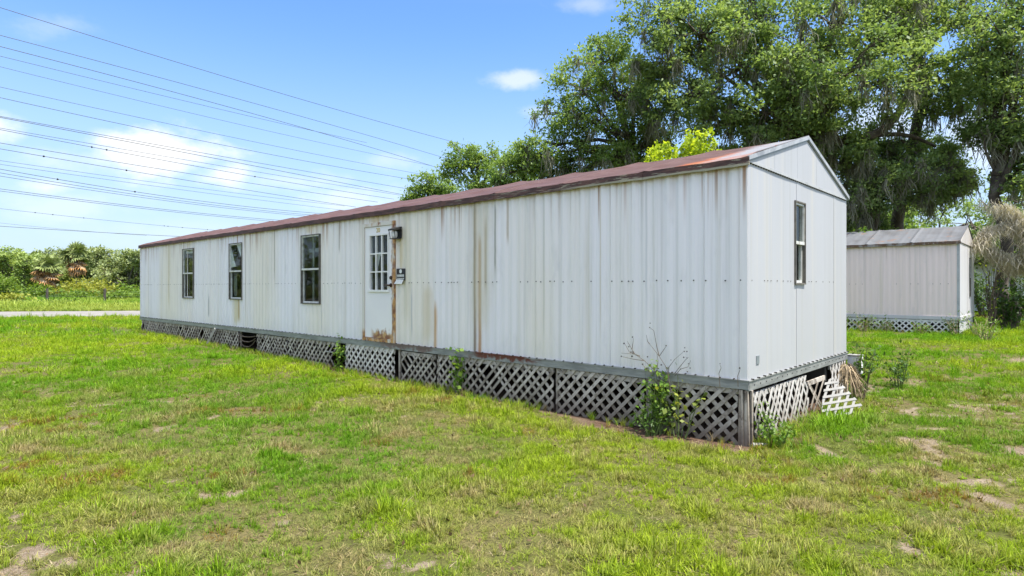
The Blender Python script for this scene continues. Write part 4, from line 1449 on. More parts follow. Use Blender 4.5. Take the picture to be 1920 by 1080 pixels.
for i, (px, py, Y, h, rad, lm, lb) in enumerate([
        (1846, 590, 27.5, 2.5, .9, 'weed_dark', 'dark shrub beside the right corner of the smaller home'),
        (1872, 590, 28.5, 1.7, .8, 'weed_dark', 'dark shrub in front of the white house, left one'),
        (1900, 592, 28, 1.1, .8, 'weed_dark', 'low dark shrub in front of the white house, middle one'),
        (1925, 592, 28, 2.0, .9, 'weed_dark', 'dark shrub at the right edge before the white house'),
        (1960, 592, 28, 2.2, 1.0, 'weed_dark', 'dark shrub just beyond the right edge'),
        (1893, 590, 20.6, 1.9, .7, 'weed_dark', 'dark shrub at the foot of the tree by the right edge'),
        (1862, 470, 20.2, 3.0, .35, 'lime', 'thin sapling with lime leaves among the tan moss')]):
    c = at(px, py, Y)
    plant('shrub', lb, (c.x, Y, .24), h, rad, 16, 900 if i < 6 else 110, .13 if i < 6 else .11, lm, 'dry', 'shrub', 'shrubs by the white house', 80 + i, srad=.014)
# leaf litter under the hedge
r = np.random.default_rng(33)
k = 5000
C = np.stack([r.uniform(at(1835, 0, 27).x, at(2000, 0, 27).x, k), r.uniform(26.3, 29.5, k), np.zeros(k)], 1)
C[:, 2] = .262 + r.uniform(0, .05, k)
M['litter'] = leaf_mat('leaf_litter', (.06, .038, .022), (.17, .11, .055), .1, .9)
tag(link_mesh('fallen_leaves', leaves_mesh('fallen_leaves', C, .16, .6, 1.2, None, r), M['litter']), 'brown fallen leaves strewn under the dark shrubs at right', 'leaf litter', None, 'stuff')

# ------------------------------------------------------------------ plants about the homes
def on_front(u, out):
    q = A0 + D_ * u - E_ * out
    return (q[0], q[1], gz(q[0], q[1]))


plant('climbing_weed', 'leafy green weed climbing the lattice near the corner post', on_front(-.98, .10), .82, .24, 11, 420, .058, 'weed', 'stem', 'weed', None, 101, asp=.7)
plant('climbing_weed', 'yellowish weed reaching over the base rail by the dried stalks', on_front(-.72, .12), .74, .34, 7, 70, .07, 'weed_yellow', 'stem', 'weed', None, 102, asp=.7)
plant('low_weed', 'dark green low weed at the foot of the lattice by the bare dirt', on_front(-1.0, .22), .34, .22, 10, 200, .06, 'weed_dark', 'stem', 'weed', None, 103, asp=.4)
plant('climbing_weed', 'small green vine topping the rail right of the door', on_front(-4.42, .05), .72, .12, 6, 120, .075, 'weed', 'stem', 'weed', None, 104, asp=.8)
plant('climbing_weed', 'small green vine at the left end of the pale lattice sheet', on_front(-7.82, .06), .62, .12, 6, 110, .075, 'weed', 'stem', 'weed', None, 105, asp=.8)
plant('low_weed', 'pale leafy weed clump at the foot of the split corner boards', (A0[0] + .30, A0[1] + .02, 0), .34, .24, 14, 260, .05, 'weed', 'stem', 'weed', None, 106, asp=.6)
plant('low_weed', 'slim weed standing before the white lattice near the corner', (A0[0] + .22, A0[1] + .12, 0), .52, .10, 5, 70, .05, 'weed', 'stem', 'weed', None, 116, asp=.5)
c = A0 + E_ * 3.72 + D_ * .22
plant('climbing_weed', 'dark leafy vine over the far bottom corner of the end wall', (c[0], c[1], .05), .78, .20, 9, 170, .075, 'weed_dark', 'dry', 'weed', None, 107, asp=.6)
c = A0 + E_ * 5.15 + D_ * .45
plant('shrub', 'green leafy shrub beyond the white utility box', (c[0], c[1], .05), .62, .30, 12, 230, .07, 'weed_dark', 'stem', 'shrub', None, 108, asp=.45)
# dried stalks with dark seed heads
dw = empty('dried_weed', on_front(-.92, .08))
tag(dw, 'dried brown weed stalks with dark seed heads against the siding', 'weed')
o = Vector(dw.location)


def wall_pt(px, py, out=.12):
    k_ = (px - CX) / F
    q = A0 - E_ * out
    t_ = (q[0] - k_ * q[1]) / (k_ * (-D_[1]) - (-D_[0]))
    Yd = q[1] + t_ * (-D_[1])
    return at(px, py, Yd) - o


sb, hb = MB(), MB()
stalks = [[(1258, 735), (1250, 690), (1236, 668), (1218, 645)], [(1236, 668), (1231, 648), (1226, 620), (1218, 614)], [(1245, 720), (1228, 695), (1208, 676), (1190, 664), (1165, 662)],
          [(1208, 676), (1190, 674), (1164, 668)], [(1190, 664), (1185, 655), (1176, 640)], [(1185, 655), (1188, 634)], [(1255, 720), (1253, 690), (1265, 674), (1282, 659)], [(1265, 700), (1285, 675), (1291, 670)],
          [(1236, 668), (1245, 655), (1250, 648)], [(1265, 705), (1276, 692), (1290, 688), (1295, 676)], [(1222, 700), (1208, 688), (1206, 684)], [(1350, 725), (1348, 700), (1352, 690), (1350, 684)],
          [(1384, 725), (1383, 705), (1388, 692)], [(1232, 690), (1234, 676), (1232, 664)], [(1200, 668), (1180, 660), (1172, 645)], [(1218, 645), (1214, 640), (1212, 628)]]
for s_ in stalks:
    dpt = random.uniform(.05, .2)
    pts = [wall_pt(px, py, dpt) for px, py in s_]
    MB().tube(pts, [.0048 - .003 * i / (len(pts) - 1) for i in range(len(pts))], 4).build('stalk', M['dry'], dw)
for (px, py) in [(1219, 606), (1218, 614), (1179, 650), (1183, 660), (1187, 660), (1205, 683), (1214, 669), (1284, 652), (1283, 659), (1288, 659), (1282, 670), (1291, 682), (1258, 675), (1231, 676), (1240, 684), (1170, 644), (1165, 668),
                 (1350, 682), (1294, 690), (1276, 692), (1289, 697), (1213, 690), (1387, 690), (1186, 632), (1249, 648), (1185, 668), (1288, 671)]:
    hb.ball(wall_pt(px, py, random.uniform(.05, .2)), random.uniform(.006, .011), 6, 4)
hb.build('seed_heads', M['screw'], dw)['kind'] = 'stuff'

# dry hanging fronds and utility box at the far corner of the end wall
c = A0 + E_ * 3.46 + D_ * .10
dp = empty('dry_fern', (c[0], c[1], .06))
tag(dp, 'heap of dry brown fern stalks slumped at the far end corner', 'dead plant')
sb = MB()
for k in range(130):
    th, rr = random.uniform(0, 6.283), random.uniform(.02, .16)
    a = Vector((rr * math.cos(th) * .7, rr * math.sin(th) * .7, random.uniform(.30, .50)))
    b = Vector((math.cos(th) * random.uniform(.06, .30), math.sin(th) * random.uniform(.06, .30), random.uniform(-.01, .2)))
    sb.tube(curve_pts(a, b, .12, 4, .03), [.006, .006, .005, .004, .002], 3)
sb.build('dead_fronds', M['drypale'], dp)['kind'] = 'stuff'
c = A0 + E_ * 4.00 + D_ * .09
ub = empty('utility_box', (c[0], c[1], .06), ANG)
tag(ub, 'white electrical box on a short post past the end wall', 'utility box')
bx = MB().box(-.10, .07, -.08, .08, .29, .56)
bx.build('box', M['box'], ub)
MB().add([(-.115, -.095, .561), (.085, -.095, .561), (.085, .095, .575), (-.115, .095, .575), (-.115, -.095, .572), (.085, -.095, .572), (.085, .095, .592), (-.115, .095, .592)],
         [(0, 3, 2, 1), (4, 5, 6, 7), (0, 1, 5, 4), (1, 2, 6, 5), (2, 3, 7, 6), (3, 0, 4, 7)]) if False else None
lid = MB()
lid.box(-.112, .082, -.09, .09, .561, .578).build('lid', M['vinyl'], ub)
MB().box(.071, .079, -.065, .065, .31, .545).build('cover_plate', M['box'], ub)
MB().tube([(-.02, 0, -.1), (-.02, 0, .288)], .025, 8).build('post', M['post'], ub)
# white vinyl lattice scrap leaning on the grass
ls = empty('lattice_scrap', (at(1568, 785, 7.62).x, 7.62, gz(4.1, 7.62)), math.radians(-8))
tag(ls, 'broken white vinyl lattice scrap leaning outwards on the grass', 'lattice scrap')
# outline (in its own plane, metres): staggered like a torn sheet
outline = [(-.20, .02), (-.06, -.01), (.06, .0), (.13, .09), (.20, .11), (.22, .24), (.17, .26), (.13, .36), (.08, .38), (.04, .47), (-.03, .50), (-.06, .60), (-.12, .62), (-.19, .30)]


def clip_to(poly, hull):
    for i in range(len(hull)):
        (x0, z0), (x1, z1) = hull[i], hull[(i + 1) % len(hull)]
        a, b = (z1 - z0), -(x1 - x0)
        poly = clip_poly(poly, a, b, a * x0 + b * z0)
        if len(poly) < 3:
            return []
    return poly


hull = [(-.17, .03), (-.03, -.03), (.09, .0), (.34, .18), (.27, .28), (.13, .47), (.02, .53), (-.06, .48), (-.12, .27)]
lean = Matrix.Rotation(math.radians(-26), 4, 'X')
for layer, ang in ((0, 11), (1, 66)):
    ca, sa = math.cos(math.radians(ang)), math.sin(math.radians(ang))
    for k in range(-9, 10):
        cc = k * .084 + .02
        nx_, nz_ = -sa, ca
        cx_, cz_ = .02 + nx_ * cc, .28 + nz_ * cc
        poly = [(cx_ - ca - nx_ * .0150, cz_ - sa - nz_ * .0150), (cx_ + ca - nx_ * .0150, cz_ + sa - nz_ * .0150), (cx_ + ca + nx_ * .0150, cz_ + sa + nz_ * .0150), (cx_ - ca + nx_ * .0150, cz_ - sa + nz_ * .0150)]
        poly = clip_to(poly, hull)
        if len(poly) < 3:
            continue
        m2 = MB(lambda a, b, c_: tuple(lean @ Vector((a, b, c_))))
        m2.prism(poly, layer * .007, layer * .007 + .0065)
        m2.build('slat', M['vinyl'], ls)
# short white plastic pipe by the corner boards
pp = MB()
pp.tube([(0, 0, .03), (.10, .02, .022), (.22, .05, .02)], [.022, .022, .02], 8)
pipe = pp.build('plastic_pipe', M['vinyl'])
pipe.location = (A0[0] + .03, A0[1] - .05, 0)
tag(pipe, 'short white plastic pipe lying at the foot of the corner boards', 'pipe')
# weeds along the second home
def on_second(u, out):
    q = B0 + D_ * u - E_ * out
    return (q[0], q[1], gz(q[0], q[1]) - .01)


for i, (u, out, h, rad, lm, st, lb) in enumerate([
        (-.10, .30, .62, .30, 'weed_dark', 'drypale', 'leafy weed at the near corner of the smaller home'),
        (-.95, .30, .36, .35, 'weed', 'drypale', 'weedy tuft under the white lattice, first from the corner'),
        (-1.75, .30, .48, .35, 'weed_dark', 'drypale', 'dry weed clump under the white lattice, second from the corner'),
        (-2.45, .28, .60, .40, 'weed', 'drypale', 'tall straggling weed midway along the smaller home'),
        (-3.2, .3, .62, .40, 'weed', 'drypale', 'weed clump hiding the lattice left of the tall straggling weed'),
        (-4.0, .3, .55, .40, 'weed', 'drypale', 'weed clump beside the near end wall edge, before the smaller home'),
        (-4.8, .3, .55, .40, 'weed', 'drypale', 'weed clump half hidden by the long home'),
        (.45, .15, .75, .50, 'weed', 'drypale', 'spiky arching weed right of the smaller home'),
        (.75, 1.6, .55, .40, 'weed', 'drypale', 'grassy weed by the end wall of the smaller home')]):
    plant('weed_clump', lb, on_second(u, out), h, rad, 16, 220, .085, lm, st, 'weed', 'weeds round the smaller home', 120 + i, asp=.35, srad=.008)
c = at(1612, 425, 21.5)
plant('vine_top', 'bright green vine heaped on the left of the grey roof', (c.x, 21.5, 3.0), .75, .65, 14, 420, .12, 'weed', 'stem', 'vine', None, 131)

# ------------------------------------------------------------------ far left: tree line, palms, brush, fence
def far_tree(px, py, Y, R, lm, lb, seed, grp='trees of the far tree line'):
    c = at(px, py, Y)
    rr_ = random.Random(seed)
    lobes = []
    for k_ in range(11):
        lobes.append(((c.x + rr_.uniform(-1, 1) * R * .9, Y + rr_.uniform(-.7, .7) * R, max(1.3, c.z - R * rr_.uniform(.15, 1.6))), R * rr_.uniform(.36, .6)))
    lobes.append(((c.x, Y, c.z - .3 * R), R * .5))
    return tree('oak_tree', lb, (c.x, Y, .22), (c.x, Y, 1.6), lobes, leaf=.30, per=34, clumps=18, lmat=lm, bark='bark_far', trad=.2, seed=seed, group=grp, clump_r=.34)


for i, (px, py, Y, R, lm, lb) in enumerate([
        (5, 470, 74, 2.9, 'far_leaf', 'rounded green oak at the left end of the far tree line'),
        (45, 478, 72, 2.6, 'far_leaf', 'green oak left of the orange palm in the far tree line'),
        (92, 474, 82, 2.8, 'far_leaf', 'oak rising behind the orange skirted palm'),
        (128, 471, 84, 2.8, 'far_leaf_b', 'greyish oak behind the taller palm'),
        (165, 470, 80, 2.7, 'far_leaf_b', 'greyish oak right of the taller palm'),
        (205, 465, 78, 3.0, 'far_leaf_b', 'tallest greyish oak of the far tree line with open top'),
        (240, 472, 76, 2.8, 'far_leaf_b', 'greyish oak beside the far end of the long home'),
        (280, 470, 78, 3.0, 'far_leaf', 'oak hidden behind the far end of the long home'),
        (-50, 470, 74, 3.2, 'far_leaf', 'oak outside the left edge, first of the row'),
        (-130, 465, 70, 3.4, 'far_leaf', 'oak outside the left edge, second of the row'),
        (330, 474, 82, 3.2, 'far_leaf', 'oak behind the long home')]):
    far_tree(px, py, Y, R, lm, lb, 200 + i)
# trees further round to the left (the windows mirror them)
src = far_tree(-420, 440, 56, 3.4, 'far_leaf', 'oak far outside the left edge', 230, 'trees round to the left of the lawn')
for k, (X, Y) in enumerate([(-56, 40), (-55, 31), (-58, 22), (-54, 14), (-57, 5), (-52, -4), (-60, 48)]):
    c = copy_tree(src)
    c.location = (X, Y, .2)
    c.rotation_euler = (0, 0, k * 1.1)
    c.scale = (1.1 + .08 * (k % 3),) * 3
    c['label'] = 'oak outside the picture beyond the left side of the lawn, ' + ('first', 'second', 'third', 'fourth', 'fifth', 'sixth', 'seventh')[k] + ' of the row'
r = np.random.default_rng(44)
k = 42000
th = r.uniform(-62, 20, k)
dist = r.uniform(118, 132, k)
C = np.stack([np.sin(np.radians(th)) * dist, np.cos(np.radians(th)) * dist, np.zeros(k)], 1)
top = 5.0 + 4.0 * fbm(th, th * 0, 4.0, 90, 3)
C[:, 2] = top * r.random(k) ** 1.25
tag(link_mesh('distant_woods', leaves_mesh('distant_woods', C, 1.1, .7, .5, None, r), M['far_leaf_b']), 'far wood closing the horizon behind the field', 'woods', None, 'stuff')
# cabbage palms
def frond_mesh(name, ln, m_, seed):
    """fan leaf on a stalk, pointing along +x"""
    r_ = random.Random(seed)
    mb_ = MB()
    mb_.tube([(0, 0, 0), (ln * .45, 0, ln * .10)], [.03, .02], 4)
    n_ = 11
    for k_ in range(n_):
        a_ = math.radians(-95 + 190 * k_ / (n_ - 1))
        tip = (ln * .45 + ln * .55 * math.cos(a_) * (.9 if abs(a_) > 1 else 1), ln * .50 * math.sin(a_), ln * .10 - ln * (.10 + .12 * abs(math.sin(a_))) + r_.uniform(-.03, .03))
        w_ = .05 * ln
        mid = ((ln * .45 + tip[0]) / 2, tip[1] / 2, ln * .11)
        nx_, ny_ = -math.sin(a_) * w_, math.cos(a_) * w_
        mb_.add([(ln * .45, 0, ln * .10), (mid[0] - nx_, mid[1] - ny_, mid[2] - .02), (tip[0], tip[1], tip[2]), (mid[0] + nx_, mid[1] + ny_, mid[2] - .02)], [(0, 1, 2), (0, 2, 3)])
    me = mb_.mesh(name)
    me.materials.append(m_)
    return me


GREEN = [frond_mesh('frond', 1.5, M['frond'], k) for k in range(3)]
DEAD = [frond_mesh('dead_frond', 1.35, M['frond_dead'], k) for k in range(3)]


def palm(px, Y, ztop, label, ndead, seed, s=1.0):
    r_ = random.Random(seed)
    X = (px - CX) / F * Y
    root = empty('cabbage_palm', (X, Y, .2))
    tag(root, label, 'palm', 'cabbage palms in the field')
    zc = ztop - .9 * s
    MB().tube(curve_pts((0, 0, -.2), (0, 0, zc), 0, 6, .012, r_), [.2, .19, .18, .17, .17, .18, .2], 8).build('trunk', M['bark_far'], root)
    for k_ in range(34 + ndead):
        dead = k_ >= 34
        o_ = bpy.data.objects.new('dead_frond' if dead else 'frond', (DEAD if dead else GREEN)[k_ % 3])
        COL.objects.link(o_)
        o_.parent = root
        pitch = r_.uniform(-85, -5) if dead else r_.uniform(-25, 85)
        o_.location = (0, 0, zc - (r_.uniform(0, .8) if dead else -.1))
        o_.rotation_euler = (r_.uniform(-.5, .5), -math.radians(pitch), r_.uniform(0, 6.283))
        sc_ = s * r_.uniform(.8, 1.15)
        o_.scale = (sc_, sc_, sc_)


palm(88, 60, 4.15, 'shorter cabbage palm with a thick skirt of orange dead fronds', 34, 3, .98)
palm(143, 64, 5.55, 'taller cabbage palm with green fronds above a brown skirt', 22, 4, 1.1)
# brush
for i, (px, py, Y, h, rad, lm, lb) in enumerate([
        (8, 565, 58, 3.0, 1.6, 'brush', 'pointed bright green bush at the left edge of the field'),
        (62, 560, 56, 1.8, 1.5, 'brush', 'low green bush left of the orange palm'),
        (118, 560, 58, 1.9, 1.2, 'brush_yellow', 'small yellowish bush between the two palms'),
        (160, 558, 60, 3.0, 2.0, 'brush_yellow', 'large yellow green bush below the taller palm'),
        (185, 558, 58, 2.3, 1.6, 'brush_yellow', 'yellowish bush behind the right fence post'),
        (232, 558, 60, 1.9, 2.0, 'brush', 'green bush toward the far end of the long home'),
        (95, 560, 50, 1.1, .7, 'weed_dark', 'dark bush wrapped round the left fence post'),
        (140, 563, 52, 1.3, 1.6, 'brush', 'bright green bush in the middle of the field'),
        (40, 575, 43, .7, .7, 'weed_dark', 'small dark clump near the road, left one'),
        (92, 575, 42, .6, .7, 'weed_dark', 'small dark clump near the road, below the left post'),
        (123, 576, 42, .8, .8, 'weed_dark', 'round dark clump by the road between the posts'),
        (215, 566, 50, 1.2, 1.5, 'brush', 'green bush right of the right fence post'),
        (20, 574, 44, 1.0, 1.3, 'brush_yellow', 'yellowish clump by the road at the left edge'),
        (255, 566, 52, 1.3, 1.5, 'brush', 'green bush touching the far end of the long home')]):
    c = at(px, py, Y)
    plant('field_bush', lb, (c.x, Y, .18), h, rad, 26, 1500 if rad > 1 else 500, .26 if rad > 1 else .16, lm, 'stem', 'bush', 'bushes in the overgrown field', 300 + i, asp=.5, droop=.6, srad=.02)
# wire fence with wooden posts
fe = empty('wire_fence', (at(88, 560, 45).x, 45, .2))
tag(fe, 'wire fence on dark wooden posts along the overgrown field', 'fence')
o = fe.location
posts = [(at(88 + 108 * k, 0, 46.5 - 1.5 * k).x, 46.5 - 1.5 * k) for k in range(-3, 4)]
for (X, Y) in posts:
    MB().tube([(X - o.x, Y - o.y, -.1), (X - o.x + .01, Y - o.y, .7), (X - o.x + .03, Y - o.y, 1.36)], [.095, .09, .085], 8).build('post', M['fpost'], fe)
for zz in (.4, .75, 1.1):
    MB().tube([(X - o.x, Y - o.y - .1, zz) for X, Y in posts], .008, 3).build('strand', M['wire'], fe)

# ------------------------------------------------------------------ power lines
WD = np.array((.596, .803))


def power_line(pixels, h, rad, label, clamps=()):
    """a sagging conductor: runs along one straight track, height at three photo columns"""
    (x0, y0), (x1, y1), (x2, y2) = pixels
    Y0 = h * F / (HY - y0)
    X0 = (x0 - CX) / F * Y0

    def track(px):
        k_ = (px - CX) / F
        s_ = (k_ * Y0 - X0) / (WD[0] - k_ * WD[1])
        return s_, Y0 + WD[1] * s_
    S, Zs = [], []
    for (px, py) in pixels:
        s_, Yd = track(px)
        S.append(s_)
        Zs.append(CZ + (HY - py) / F * Yd)
    co = np.polyfit(S, Zs, 2)
    ts = np.linspace(-.25 * S[2], S[2] * 1.12, 40)
    pts = [(X0 + WD[0] * s_, Y0 + WD[1] * s_, float(np.polyval(co, s_))) for s_ in ts]
    wire = MB().tube(pts, rad * .75 * Y0 / 40, 5).build('power_line', M['wire'])
    tag(wire, label, 'power line', 'overhead power lines')
    for px in clamps:
        s_, Yd = track(px)
        q = (X0 + WD[0] * s_, Y0 + WD[1] * s_, float(np.polyval(co, s_)))
        MB().ball(q, rad * 2.6 * Y0 / 40, 8, 5).build('wire_clamp', M['black'], wire)


WL = [(((0, 14), (320, 113), (850, 266)), 22, .030, ()), (((0, 66), (320, 151), (820, 292)), 20, .028, ()), (((0, 87), (320, 171), (790, 305)), 19.5, .030, ()), (((0, 105), (333, 186), (640, 257)), 19, .022, ()),
      (((0, 125), (320, 203), (760, 301)), 18.5, .020, ()), (((0, 163), (320, 233), (780, 325)), 18, .022, ()), (((0, 183), (320, 252), (770, 336)), 17.5, .026, ()), (((0, 218), (320, 276), (740, 350)), 17, .026, ()),
      (((0, 220), (320, 281), (740, 362)), 17, .030, ()), (((0, 240), (320, 295), (700, 358)), 16.5, .022, ()), (((0, 243), (320, 303), (690, 366)), 16.5, .026, (172, 200, 478)), (((0, 268), (320, 320), (660, 372)), 16, .026, ()),
      (((0, 279), (320, 333), (620, 381)), 16, .026, (82, 237)), (((0, 301), (320, 346), (600, 381)), 15.5, .018, ()), (((0, 308), (320, 353), (600, 389)), 15.5, .018, ()), (((0, 317), (250, 359), (560, 397)), 15, .026, (108, 253)),
      (((0, 324), (250, 364), (560, 401)), 15, .024, ()), (((0, 330), (250, 368), (560, 404)), 15, .022, ()), (((0, 354), (250, 386), (500, 411)), 14.5, .024, ()), (((0, 358), (250, 389), (500, 414)), 14.5, .022, ()),
      (((0, 391), (170, 410), (395, 431)), 14, .015, (33 * 2, 99, 157, 308, 315, 342, 389)), (((0, 424), (160, 434), (330, 443)), 13.5, .022, ()), (((0, 418), (110, 429), (250, 440)), 13.5, .011, ())]
ordn = ['highest', 'second highest', 'third', 'fourth', 'fifth', 'sixth', 'seventh', 'eighth', 'ninth', 'tenth', 'eleventh', 'twelfth', 'thirteenth', 'fourteenth', 'fifteenth', 'sixteenth', 'seventeenth', 'eighteenth', 'nineteenth',
        'twentieth', 'dotted third lowest', 'lowest', 'faint second lowest']
for (pixels, h, rad, cl_), od in zip(WL, ordn):
    power_line(pixels, h, rad, ('thin dark power line across the sky, ' + od + (' from the top' if od.endswith('th') or od == 'third' else '') + ' at the left edge'), cl_)

# ------------------------------------------------------------------ grass
PROTO = bpy.data.collections.new('grass_tufts')      # sources of the scatter, not linked to the scene
gmat, t = mat('grass_blades')
ca = t.attr('col', 'INSTANCER').outputs['Color']
sh_ = t.attr('shade').outputs['Fac']
col = t.mix(1.0, ca, t.comb(t.m('ADD', .45, t.m('MULTIPLY', sh_, 1.1)), t.m('ADD', .50, t.m('MULTIPLY', sh_, 1.0)), t.m('ADD', .5, t.m('MULTIPLY', sh_, 1.0))), 'MULTIPLY')
b = t.bsdf(col, .6, 0, None, .08)
tr = t.new('ShaderNodeBsdfTranslucent')
t.put(tr.inputs['Color'], t.mix(1.0, col, (1.15, 1.15, .5), 'MULTIPLY'))
mx = t.new('ShaderNodeMixShader')
mx.inputs[0].default_value = .35
t.t.links.new(b, mx.inputs[1])
t.t.links.new(tr.outputs[0], mx.inputs[2])
t.out(mx.outputs[0])


def tuft(k, nb, h, spread, wd, bend, seed, root_r=.03):
    r_ = np.random.default_rng(seed)
    V_, Q, S = [], [], []
    for i in range(nb):
        th, rr = r_.uniform(0, 6.283), root_r * math.sqrt(r_.random())
        a0 = r_.uniform(0, 6.283)
        bx_, by_ = rr * math.cos(a0), rr * math.sin(a0)
        hh = h * r_.uniform(.45, 1.15)
        sp = spread * r_.uniform(.2, 1.2)
        dx_, dy_ = math.cos(th), math.sin(th)
        sx, sy = -dy_ * wd * .5, dx_ * wd * .5
        b0 = len(V_)
        for j, f__ in enumerate((0, .4, .75, 1.0)):
            ox = bx_ + dx_ * sp * (f__ ** (1 + bend))
            oy = by_ + dy_ * sp * (f__ ** (1 + bend))
            oz = hh * (f__ - .25 * bend * f__ ** 2) - .01
            wv = (1.0, .95, .65, .08)[j]
            V_ += [(ox - sx * wv, oy - sy * wv, oz), (ox + sx * wv, oy + sy * wv, oz)]
        for j in range(3):
            Q.append((b0 + 2 * j, b0 + 2 * j + 1, b0 + 2 * j + 3, b0 + 2 * j + 2))
        S += [r_.random()] * 8
    me = np_mesh('tuft', np.array(V_), np.array(Q), {'shade': ('FLOAT', 'POINT', np.array(S))})
    me.materials.append(gmat)
    o_ = bpy.data.objects.new('tuft_%02d' % k, me)
    PROTO.objects.link(o_)


# 0-2 upright tufts, 3-4 close turf, 5-6 lying thatch, 7 broad weed, 8 tall stalky
tuft(0, 16, .085, .060, .0050, .7, 1)
tuft(1, 20, .070, .070, .0045, .9, 2)
tuft(2, 14, .105, .060, .0055, .6, 3)
tuft(3, 26, .045, .050, .0042, .8, 4, .07)
tuft(4, 26, .055, .055, .0048, .8, 5, .08)
tuft(5, 16, .018, .090, .0042, .5, 6, .09)
tuft(6, 18, .026, .080, .0040, .5, 7, .10)
tuft(7, 10, .035, .045, .0170, 1.0, 8, .02)
tuft(8, 18, .30, .16, .0075, .9, 9, .06)


def scatter_tree():
    ng = bpy.data.node_groups.new('scatter_tufts', 'GeometryNodeTree')
    ng.interface.new_socket('Geometry', in_out='INPUT', socket_type='NodeSocketGeometry')
    ng.interface.new_socket('Geometry', in_out='OUTPUT', socket_type='NodeSocketGeometry')
    gi, go = ng.nodes.new('NodeGroupInput'), ng.nodes.new('NodeGroupOutput')
    ci = ng.nodes.new('GeometryNodeCollectionInfo')
    ci.inputs['Collection'].default_value = PROTO
    ci.inputs['Separate Children'].default_value = True
    ci.inputs['Reset Children'].default_value = True
    ip = ng.nodes.new('GeometryNodeInstanceOnPoints')
    ip.inputs['Pick Instance'].default_value = True

    def na(name, typ):
        n_ = ng.nodes.new('GeometryNodeInputNamedAttribute')
        n_.data_type = typ
        n_.inputs['Name'].default_value = name
        return n_.outputs['Attribute']
    lk = ng.links.new
    lk(gi.outputs[0], ip.inputs['Points'])
    lk(ci.outputs[0], ip.inputs['Instance'])
    lk(na('idx', 'INT'), ip.inputs['Instance Index'])
    lk(na('rot', 'FLOAT_VECTOR'), ip.inputs['Rotation'])
    lk(na('scl', 'FLOAT_VECTOR'), ip.inputs['Scale'])
    lk(ip.outputs[0], go.inputs[0])
    return ng


SCATTER = scatter_tree()


def scatter(name, P, idx, scl, colr, label):
    n_ = len(P)
    me = bpy.data.meshes.new(name)
    me.vertices.add(n_)
    me.vertices.foreach_set('co', np.ascontiguousarray(P, np.float32).ravel())
    rot = np.stack([rng.normal(scale=.12, size=n_), rng.normal(scale=.12, size=n_), rng.uniform(0, 6.283, n_)], 1)
    for nm, typ, key, arr in (('idx', 'INT', 'value', idx), ('rot', 'FLOAT_VECTOR', 'vector', rot), ('scl', 'FLOAT_VECTOR', 'vector', scl), ('col', 'FLOAT_COLOR', 'color', np.concatenate([colr, np.ones((n_, 1))], 1))):
        a = me.attributes.new(nm, typ, 'POINT')
        a.data.foreach_set(key, np.ascontiguousarray(arr, np.int32 if typ == 'INT' else np.float32).ravel())
    o_ = bpy.data.objects.new(name, me)
    COL.objects.link(o_)
    md = o_.modifiers.new('scatter', 'NODES')
    md.node_group = SCATTER
    tag(o_, label, 'grass', None, 'stuff')
    return o_


def sample_zone(y0, y1, dens, margin=1.25):
    A_ = .85 * margin * (y1 * y1 - y0 * y0) + 3.0 * (y1 - y0)
    n_ = int(A_ * dens)
    y_ = np.sqrt(rng.uniform(y0 * y0, y1 * y1, n_))
    x_ = rng.uniform(-1, 1, n_) * (y_ * .85 * margin + 1.5)
    return x_, y_


def lawn_ok(x_, y_):
    u, v = local(x_, y_, A0)
    in1 = (u > -LA - .05) & (u < .03) & (v > -.03) & (v < WA + .05)
    u, v = local(x_, y_, B0)
    in2 = (u > -LB - .1) & (u < .03) & (v > -.03) & (v < WB + .05)
    return ~(in1 | in2) & (np.abs(road_dist(x_, y_)) > ROAD_W / 2 - .05)


def lerp3(a, b, f__):
    return np.asarray(a)[None, :] * (1 - f__[:, None]) + np.asarray(b)[None, :] * f__[:, None]


